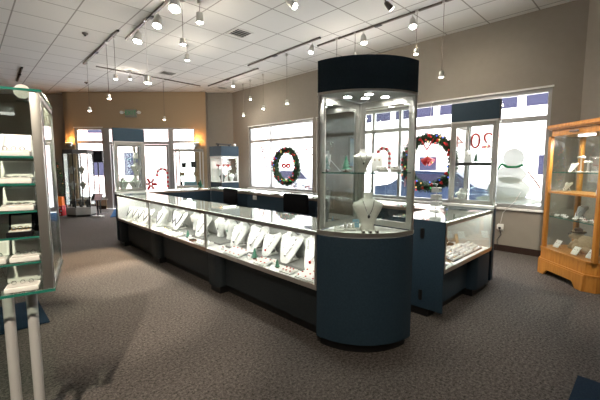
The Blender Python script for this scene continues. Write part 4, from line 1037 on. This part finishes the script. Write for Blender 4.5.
# ------------------------------------------------------------------ wreaths and window painting
def needles(bm, R, r, n, seed):
    rn = random.Random(seed)
    tube(bm, [(0, R*math.cos(a*2*PI/32), R*math.sin(a*2*PI/32)) for a in range(32)], r*.55, 8, True)
    for i in range(n):
        a = rn.random()*2*PI; b_ = rn.random()*2*PI
        c = Vector((0, math.cos(a), math.sin(a))); o = c*math.cos(b_)+Vector((1, 0, 0))*math.sin(b_)
        p = c*R+o*r*.45; tdir = Vector((0, -math.sin(a), math.cos(a)))
        d = (o*1.0+tdir*rn.uniform(-.9, .9)).normalized(); L = r*rn.uniform(.5, .95); u = d.cross(c+Vector((.3, .1, .2))).normalized()*.013
        q = [bm.verts.new(x) for x in (p-u, p+u, p+d*L)]; bm.faces.new(q)
    return bm
def wreath(label, loc, R, r, seed):
    t = thing('christmas_wreath', label, 'wreath', loc, 0, None)
    b = bmesh.new(); needles(b, R, r, 2200, seed); obj('greenery', b, GREEN, t, False)
    rn = random.Random(seed)
    for k in range(44):
        a = rn.random()*2*PI; rr = R+rn.uniform(-.8, .8)*r; part('bulb', 'wbulb', lambda bm: ball(bm, (0, 0, 0), .016, 8), (BULBR, BULBG, BULBB, BULBY, BULBR)[k % 5], t, loc=(-r*rn.uniform(.55, .95), rr*math.cos(a), rr*math.sin(a)))
    for k in range(16):
        a = k*2*PI/16+.1; part('berry_cluster', 'berry', lambda bm: [ball(bm, (0, dy, dz), .02, 8) for dy, dz in ((0, 0), (.03, .01), (.01, .03))] and bm, REDF, t, loc=(-r*.8, (R+r*.2*(-1)**k)*math.cos(a), (R+r*.2*(-1)**k)*math.sin(a)))
    b = bmesh.new(); tube(b, [(0, 0, R+r*.5), (.03, 0, 2.70-loc[2])], .003, 5); obj('hanging_cord', b, WHITE, t)
    return t
A = wreath('round christmas wreath with a red bow before the lettered window', (6.66, 7.42, 1.47), .47, .115, 11)
b = bmesh.new()
for s in (-1, 1):
    loft_pts = [(0, 0, 0), (0, s*.07, .06), (0, s*.15, .05), (0, s*.16, -.02), (0, s*.08, -.03), (0, 0, 0)]
    tube(b, loft_pts, [.02, .035, .035, .03, .03, .02], 8)
ball(b, (-.02, 0, 0), .035, 10); obj('bow', b, REDF, A)
b = bmesh.new(); tube(b, [(0, 0, .02), (0, 0, .37)], .006, 6); obj('bow_ribbon', b, REDF, A)
B = wreath('round christmas wreath with red bells beside the navy topped tower', (6.66, 3.17, 1.55), .49, .125, 23)
b = bmesh.new()
for s in (-1, 1): tube(b, [(-.10, s*.13, .46), (-.10, 0, .25)], .014, 6)
obj('ribbon', b, REDF, B)
for s in (-1, 1):
    b = bmesh.new(); Mx = mt(-.05, s*.05, .10) @ rx(-s*.95)
    lathe(b, [(.085, -.16), (.07, -.13), (.052, -.06), (.04, -.02), (.012, 0)], 18); bmesh.ops.transform(b, matrix=Mx, verts=b.verts); e = obj('bell', b, REDF, B)
    b = bmesh.new(); ball(b, tuple(Mx @ Vector((0, 0, -.165))), .022, 10); obj('clapper', b, GOLD, e)
b = bmesh.new(); ball(b, (-.05, 0, .11), .03, 10); tube(b, [(-.05, 0, .11), (-.09, 0, .26)], .008, 6); obj('bell_knot', b, GOLD, B)

GX = 6.776
def wp(y, z, x=GX): return (x, y, z)
def disc(bm, y, z, r, ry_=None, x=GX, n=28, wob=.0, th=.002):
    prof = [(y+r*(1+wob*math.sin(5*k))*math.cos(2*PI*k/n), z+(ry_ or r)*(1+wob*math.sin(3*k+1))*math.sin(2*PI*k/n)) for k in range(n)]
    lo = [bm.verts.new((x-th, a, c)) for a, c in prof]; hi = [bm.verts.new((x+th, a, c)) for a, c in prof]
    for k in range(n): bm.faces.new((lo[k], lo[(k+1) % n], hi[(k+1) % n], hi[k]))
    bm.faces.new(lo); bm.faces.new(hi[::-1]); return bm
def strip(bm, pts, w, x=GX, th=.0015):
    return tube(bm, [(x, p[0], p[1]) for p in pts], w, 6)
t = thing('snowman_painting', 'white snowman with a green scarf painted on the window', 'window painting', (0, 0, 0))
b = bmesh.new(); disc(b, 1.72, 1.62, .165, .17, GX, wob=.02); disc(b, 1.74, 1.34, .23, .16, GX+.0002, wob=.03); disc(b, 1.78, 1.08, .33, .22, GX+.0004, wob=.03); obj('snow_body', b, PAINTW, t, False)
b = bmesh.new(); strip(b, [(1.90, 1.53), (1.80, 1.47), (1.66, 1.47), (1.56, 1.51)], .022, GX-.006); strip(b, [(1.90, 1.52), (1.98, 1.38), (2.0, 1.24)], .02, GX-.006); obj('scarf', b, PAINTG, t)
b = bmesh.new(); strip(b, [(1.50, 1.40), (1.38, 1.24), (1.30, 1.12)], .013, GX-.006); strip(b, [(1.34, 1.18), (1.30, 1.24)], .008, GX-.006); obj('twig_arm', b, PAINTB, t)
b = bmesh.new(); strip(b, [(2.0, 1.50), (2.10, 1.66), (2.14, 1.85)], .011, GX-.006); obj('twig_arm', b, PAINTP, t)
b = bmesh.new(); disc(b, 1.78, .895, .52, .07, GX+.0006, wob=.03); obj('snow_bank', b, PAINTW, t, False)
TM = Matrix(((0, 0, -1, GX), (-1, 0, 0, 0), (0, 1, 0, 0), (0, 0, 0, 1)))   # text plane read from inside the shop
def wtext(s, size, y, z, m, label, mirror=True, sxs=1.0):
    o = text('painted_lettering', s, size, m, mt(0, y, z) @ TM @ Matrix.Diagonal((sxs, 1, 1, 1)), None, .0015, mirror)
    return tag(o, label, 'painted lettering')
wtext('20', .40, 2.25, 1.93, PAINTR, 'large red mirrored 20 painted on glass behind the navy topped tower')
wtext('4', .32, 2.64, 1.93, PAINTP, 'pink mirrored numeral painted beside the large red 20')
wtext('AMO', .32, 6.76, 1.86, PAINTP, 'pink letters AMO painted high on glass by the bow wreath', False)
wtext('C', .26, 3.78, 1.83, PAINTP, 'single pink letter painted on glass beside the bell wreath')
wtext('TI', .26, 3.66, 1.12, PAINTP, 'small pink letters painted low on glass beside the bell wreath')
def cane(label, M, h=.6, r=.12, w=.035):
    t = thing('candy_cane_painting', label, 'window painting', (0, 0, 0))
    path = [(r, -h+.0*k) for k in range(1)] + [(r, -h*(1-k/6)) for k in range(1, 7)] + [(r*math.cos(k*PI/8), r*math.sin(k*PI/8)) for k in range(1, 9)] + [(-r, -.08)]
    for i, (a, c_) in enumerate(zip(path, path[1:])):
        b = bmesh.new(); tube(b, [M @ Vector((a[0], 0, a[1])), M @ Vector((c_[0], 0, c_[1]))], w, 6); obj('red_stripe' if i % 2 == 0 else 'white_stripe', b, PAINTR if i % 2 == 0 else PAPER, t)
    return t
dm = (S[140]+S[168])/2
cane('red striped candy cane painted on the glazed entrance door', CHM @ mt(dm+.22, .06, 1.20), .45, .18, .045)
t = thing('poinsettia_painting', 'red flower painted on the entrance door beside the candy cane', 'window painting', (0, 0, 0))
for k in range(6):
    b = bmesh.new(); ball(b, (.13, 0, 0), .11, 8, (1, .02, .45), CHM @ mt(dm-.2, .066, .85) @ ry(k*PI/3)); obj('petal', b, PAINTP if k % 2 else PAINTR, t)
cane('candy cane painted on the wide window behind the tall tower', mt(GX-.01, 4.28, 1.72) @ rz(-PI/2), .30, .16, .04)
t = thing('tree_painting', 'striped christmas tree outline painted on the pane beside the bow wreath', 'window painting', (0, 0, 0))
for k in range(4):
    z = 2.0-.27*k; w_ = .10+.09*k
    b = bmesh.new(); strip(b, [(8.70+w_*.9, z-.16), (8.68, z-.10), (8.68-w_, z+.03)], .022); obj('garland_stripe', b, PAINTP, t)
b = bmesh.new(); strip(b, [(8.72, 2.10), (8.60, 1.9), (8.55, 1.7)], .018); strip(b, [(8.72, 2.10), (8.85, 1.9), (8.9, 1.7)], .018); obj('outline', b, PAINTB, t)
t = thing('swirl_painting', 'grey and pink frost swirls painted below the bow wreath', 'window painting', (0, 0, 0))
rn = random.Random(4)
for k in range(12):
    b = bmesh.new(); cy, cz = rn.uniform(6.5, 7.3), rn.uniform(.88, .96); strip(b, [(cy+.08*math.cos(a*.7+k), cz+.05*math.sin(a*.7+k)) for a in range(7)], .012); obj('swirl', b, PAINTP if k % 3 == 0 else mat('window_paint_grey', (.35, .37, .45), .7), t)

# outlet, plug and cord on the right wall
t = thing('wall_outlet', 'white wall outlet with a plug below the snowman window', 'outlet', (6.699, 1.83, .42), -PI/2)
b = bmesh.new(); box(b, -.045, .045, -.008, 0, -.06, .06, .003); obj('cover_plate', b, WHITE, t)
t = thing('plug_adapter', 'white plug adapter with a black cord and a thin pale cord', 'plug', (6.688, 1.83, .42), -PI/2)
b = bmesh.new(); box(b, -.05, .05, -.05, -.001, -.03, .05, .01); obj('adapter', b, WHITE, t)
b = bmesh.new(); box(b, -.02, .02, -.06, -.0505, -.025, .01, .004); obj('plug', b, BLACK, t)
b = bmesh.new(); tube(b, [(0, -.055, -.02), (.03, -.06, -.12), (-.03, -.05, -.22), (-.02, -.05, -.33), (-.06, -.06, -.405), (-.25, -.08, -.412)], .006, 6); obj('cord', b, BLACK, t)
b = tube(bmesh.new(), [(6.64, 1.55, 1.05), (6.64, 1.62, .9), (6.638, 1.72, .78), (6.66, 1.80, .68), (6.672, 1.83, .50)], .005, 6)
bmesh.ops.transform(b, matrix=(mt(6.688, 1.83, .42) @ rz(-PI/2)).inverted(), verts=b.verts); obj('light_cord', b, PALE, t)

# ------------------------------------------------------------------ ceiling tracks, spots, pendants, vents
KF = (CZ-1.5)/2.5
def kp(x, y): return (x*KF, y*KF)
def track(label, a, b_, w=.02):
    a = Vector((*kp(*a), CZ-.014)); c = Vector((*kp(*b_), CZ-.014)); d = (c-a); L = d.length
    t = thing('light_track', label, 'lighting track', (a.x, a.y, CZ-.028), math.atan2(d.y, d.x), 'ceiling light tracks')
    b = bmesh.new(); box(b, 0, L, -w, w, 0, .0275, .003); obj('track_bar', b, DKALU, t)
    b = bmesh.new(); box(b, L*.4, L*.4+.14, -w*1.6, w*1.6, -.012, -.0005, .003); obj('power_feed', b, BLACK, t)
    for x in (-.012, L+.001):
        b = bmesh.new(); box(b, x, x+.011, -w*1.1, w*1.1, -.002, .0275); obj('end_cap', b, BLACK, t)
    return t
track('lighting track above the many sided glass case running towards the entrance', (2.31, 9.99), (2.24, 7.16))
track('thin lighting track crossing the ceiling in front of the entrance wall', (2.6, 10.05), (5.52, 10.2), .014)
track('lighting track with three large spots above the middle of the long counter', (2.49, 7.48), (2.36, 4.2))
track('lighting track over the far corner display case', (5.72, 10.0), (5.64, 7.36))
track('lighting track over the far half of the window counter run', (5.30, 7.3), (5.19, 4.78))
track('lighting track over the near half of the window counter run', (5.5, 5.11), (5.43, 1.6))
track('short lighting track beyond the glass case on legs', (1.26, 11.49), (1.33, 13.4))
def spot(label, x, y, r=.055, h=.15, power=60, target=None, face=LAMP, body=ALU, cone=70, drop=0.05, col=(1, .86, .68)):
    X, Y = kp(x, y); t = thing('track_spotlight', label, 'spotlight', (X, Y, CZ-.042), 0, 'spotlights on the ceiling tracks')
    b = bmesh.new(); tube(b, [(0, 0, 0), (0, 0, -drop)], .010, 8); obj('stem', b, body, t)
    tg = Vector(target)-Vector((X, Y, CZ-.04-drop)) if target else Vector((0, 0, -1))
    q = tg.to_track_quat('-Z', 'Y').to_matrix().to_4x4()
    M = mt(0, 0, -drop-.01) @ q
    b = bmesh.new(); loft(b, [(-h, r, r, 0, 0), (-h*.6, r*.92, r*.92, 0, 0), (-.02, r*.72, r*.72, 0, 0), (.0, r*.5, r*.5, 0, 0)], 20)
    bmesh.ops.transform(b, matrix=M, verts=b.verts); c = obj('lamp_can', b, body, t)
    b = bmesh.new(); loft(b, [(-h-.012, r*.80, r*.80, 0, 0), (-h-.0005, r*.92, r*.92, 0, 0)], 20); bmesh.ops.transform(b, matrix=M, verts=b.verts); obj('lamp_face', b, face, c)
    l = bpy.data.lights.new('spot_lamp', 'SPOT'); l.energy = power; l.spot_size = math.radians(cone); l.spot_blend = .7; l.color = col; l.shadow_soft_size = .04
    o = bpy.data.objects.new('spot_lamp', l); COL.objects.link(o); o.parent = t; o.matrix_local = M @ mt(0, 0, -h-.02)
    return t
spot('large white spotlight, far end of the three over the long counter', 2.46, 6.72, .075, .17, 700, (1.45, 6.1, 0), body=WHITE, cone=30, col=(1, .72, .45))
spot('large grey spotlight between two white ones over the long counter', 2.43, 5.78, .07, .17, 800, (1.5, 5.0, 0), face=LAMPW, cone=28)
spot('largest white spotlight, near end of three over the long counter', 2.39, 5.05, .08, .17, 380, (1.15, 3.6, 0), body=WHITE, cone=28)
spot('small spotlight hanging alone over the island near the tall tower', 3.57, 3.94, .05, .15, 260, (4.56, 1.6, 1.85), face=LAMPW, cone=40)
spot('spotlight at the near end of the far window counter track', 5.21, 5.0, .05, .14, 70, (4.3, 5.0, .9), face=LAMPW)
spot('grey spotlight midway along the near window counter track', 5.47, 3.95, .06, .15, 90, (5.2, 3.2, 0))
spot('bright spotlight at the near end of the near window counter track', 5.45, 2.96, .06, .15, 90, (4.6, 2.2, .5), face=LAMPW)
spot('tilted dark spotlight beside the near window counter track', 4.63, 2.96, .045, .13, 50, (6.6, 2.2, 2.4), body=DKALU)
spot('spotlight on the far corner track above the blue topped case', 5.70, 8.6, .05, .14, 60, (5.9, 9.0, 1.2), face=LAMPW)
def pendant(label, x, y, z, r=.038, h=.085, power=6, face=LAMPW, cord=DKALU):
    X, Y = kp(x, y); Zl = 1.5+(z-1.5)*KF; t = thing('pendant_light', label, 'pendant lamp', (X, Y, Zl), 0, 'pendant lights')
    L = CZ-.029-Zl if not power < 0 else 0
    b = bmesh.new(); tube(b, [(0, 0, h*.85), (0, 0, L-.012)], .0045, 6); obj('cord', b, cord, t)
    b = bmesh.new(); tube(b, [(0, 0, L-.012), (0, 0, L+.0285)], .03, 14); obj('ceiling_canopy', b, ALU, t)
    b = bmesh.new(); lathe(b, [(r*.35, h*.85), (r*.9, h*.75), (r, h*.1), (r, -h*.25)][::-1], 18); sh = obj('lamp_shade', b, ALU, t)
    b = bmesh.new(); lathe(b, [(r*.45, -h*.36), (r*.75, -h*.32), (r*.85, -h*.26)], 18); obj('bulb', b, face, sh)
    l = bpy.data.lights.new('pendant_lamp', 'POINT'); l.energy = abs(power); l.color = (1, .88, .72); l.shadow_soft_size = .04
    o = bpy.data.objects.new('pendant_lamp', l); COL.objects.link(o); o.parent = t; o.location = (0, 0, -h*.5-.05)
for (x, y, z, lb, kw) in (
    (2.36, 9.94, 2.87, 'lowest pendant lamp over the many sided glass case', {}),
    (2.25, 7.94, 2.88, 'pendant lamp hanging just beside the EXIT sign, door track', {}),
    (2.28, 7.55, 3.21, 'small pendant lamp hanging high before the EXIT sign', {}),
    (3.36, 9.95, 3.80, 'small short pendant on the thin crossing track above the EXIT sign', {'h': .07}),
    (2.42, 6.30, 2.96, 'large bright pendant lamp on a long pale cord', {'r': .06, 'h': .12, 'power': 22, 'cord': WHITE}),
    (4.31, 10.1, 2.84, 'long low pendant lamp between EXIT sign and amber sconce', {}),
    (2.56, 5.21, 3.37, 'pendant lamp on a thick dark cord over the long counter', {'r': .045}),
    (3.53, 7.02, 3.72, 'short pendant lamp high over the far part of the island', {'r': .05, 'h': .12}),
    (2.77, 5.06, 3.72, 'short wide pendant lamp close to the largest white spotlight', {'r': .055, 'h': .14}),
    (6.39, 9.1, 3.06, 'lowest pendant lamp above the blue topped corner case', {}),
    (6.24, 8.53, 3.46, 'small high pendant lamp near the blue topped corner case', {}),
    (6.1, 7.73, 3.08, 'pendant lamp above the far wide window', {}),
    (5.42, 6.0, 2.92, 'pendant lamp hanging in front of the bow wreath window', {}),
    (5.45, 2.44, 2.89, 'pendant lamp hanging above the bell wreath window', {}),
    (5.45, 2.88, 3.33, 'pendant lamp just behind the edge of the tall tower header', {}),
    (5.47, 4.58, 3.55, 'pendant lamp hidden behind the tall tower header, farther one', {}),
    (5.48, 4.14, 3.55, 'pendant lamp hidden behind the tall tower header, nearer one', {})):
    pendant(lb, x, y, z, **kw)
for i, (x, y, w, lb) in enumerate(((3.95, 5.7, .225, 'largest dark ceiling vent, above the island'), (4.18, 9.46, .24, 'dark ceiling vent near the crossing track'), (6.2, 10.0, .2, 'small dark ceiling vent above the blue topped corner case'))):
    X, Y = kp(x, y); t = thing('ceiling_vent', lb, 'ceiling vent', (X, Y, CZ), 0, 'ceiling vents')
    b = bmesh.new(); W_ = w*.8
    for (a0, a1, c0, c1) in ((-W_, W_, -W_, -W_+.025), (-W_, W_, W_-.025, W_), (-W_, -W_+.025, -W_+.025, W_-.025), (W_-.025, W_, -W_+.025, W_-.025)): box(b, a0, a1, c0, c1, -.012, -.001)
    obj('frame', b, WHITE, t, False)
    b = bmesh.new(); box(b, -W_+.026, W_-.026, -W_+.026, W_-.026, -.004, -.001); obj('backing', b, BLACK, t, False)
    for k in range(4):
        y_ = -W_+.07+(2*W_-.14)*k/3; b = bmesh.new(); box(b, -W_+.027, W_-.027, -.018, .018, -.003, .003, 0, mt(0, y_, -.012) @ rx(.6)); obj('slat', b, PALE, t, False)
for i, (x, y, lb) in enumerate(((1.84, 7.75, 'small dark ceiling sensor beside the entrance track'), (2.85, 12.2, 'small dark ceiling sensor near the entrance wall'))):
    X, Y = kp(x, y); t = thing('ceiling_sensor', lb, 'sensor', (X, Y, CZ), 0)
    b = bmesh.new(); lathe(b, [(.05, -.001), (.05, -.02), (.03, -.035)][::-1], 16); obj('housing', b, DKALU, t)
    b = bmesh.new(); ball(b, (0, 0, -.04), .02, 10); obj('lens', b, BLACK, t)
track('added unseen lighting track over the glass case on legs', (-.9, -.9), (-.9, 2.2))  # track added out of view to carry the two fill spots below
spot('added unseen spotlight that brightens the glass case on legs', -.9, 0.0, .055, .15, 520, (0.05, 2.0, 1.3), face=LAMPW, cone=40)  # added fill spot, lifts the white boxes
spot('added unseen spotlight that brightens the curved base of the tall tower', -.9, -.6, .055, .15, 200, (2.2, 1.5, .35), face=LAMPW, cone=34)  # added fill spot, lifts the dark navy base
light_behind = track('added unseen lighting track over the open carpet before the oak cabinet', (1.3, .25), (2.9, .25))  # track added out of view to carry the cabinet fill spot
spot('added unseen spotlight that brightens the oak cabinet', 2.1, .25, .055, .15, 420, (5.6, .55, 1.1), face=LAMPW, cone=34)  # added fill spot, lifts the cabinet contents and the wall there
# framed landscape added behind the camera's right, seen only as a reflection in the mirrored tower door
t = thing('framed_picture', 'added blue landscape picture out of view for the mirrored tower door to reflect', 'picture', (5.70, -.15, 1.75), math.radians(-135))
b = bmesh.new(); box(b, -.45, .45, -.03, -.001, -.3, .3, .006); obj('frame', b, DKALU, t)
b = bmesh.new(); box(b, -.41, .41, -.034, -.0305, -.26, .26); obj('canvas', b, mat('landscape_canvas', (.05, .16, .30), .6, noise=(4, (.45, .55, .60), 5)), t, False)

# ------------------------------------------------------------------ light, sky, camera
w = bpy.data.worlds.new('sky'); scene.world = w; w.use_nodes = True
nt = w.node_tree; bg = nt.nodes['Background']
tc = nt.nodes.new('ShaderNodeTexCoord'); sp = nt.nodes.new('ShaderNodeSeparateXYZ'); rp = nt.nodes.new('ShaderNodeValToRGB')
rp.color_ramp.elements[0].color = (.78, .78, .78, 1); rp.color_ramp.elements[1].color = (.92, .94, .97, 1)
nt.links.new(tc.outputs['Generated'], sp.inputs[0]); nt.links.new(sp.outputs['Z'], rp.inputs['Fac']); nt.links.new(rp.outputs['Color'], bg.inputs['Color'])
bg.inputs['Strength'].default_value = 9.0
sun = bpy.data.lights.new('sun', 'SUN'); sun.energy = 5.0; sun.angle = .05; sun.color = (1, .96, .9)
so = bpy.data.objects.new('sun', sun); COL.objects.link(so); so.rotation_euler = Vector((.35, .85, -.75)).to_track_quat('-Z', 'Y').to_euler()

cam = bpy.data.cameras.new('camera'); co = bpy.data.objects.new('camera', cam); COL.objects.link(co)
cam.sensor_width = 36; cam.lens = 345/600*36; cam.clip_start = .05
co.location = (0, 0, 1.5); co.rotation_euler = (PI/2-math.radians(5.75), 0, -math.radians(44.2))
scene.camera = co
scene.cycles.use_denoising = True
scene.cycles.max_bounces = 10; scene.cycles.transparent_max_bounces = 40; scene.cycles.glossy_bounces = 5; scene.cycles.diffuse_bounces = 5
scene.cycles.caustics_reflective = False; scene.cycles.caustics_refractive = False
scene.cycles.sample_clamp_indirect = 6
v = scene.view_settings; v.view_transform = 'Standard'; v.look = 'None'; v.gamma = 1; v.exposure = 0.52; v.use_curve_mapping = False
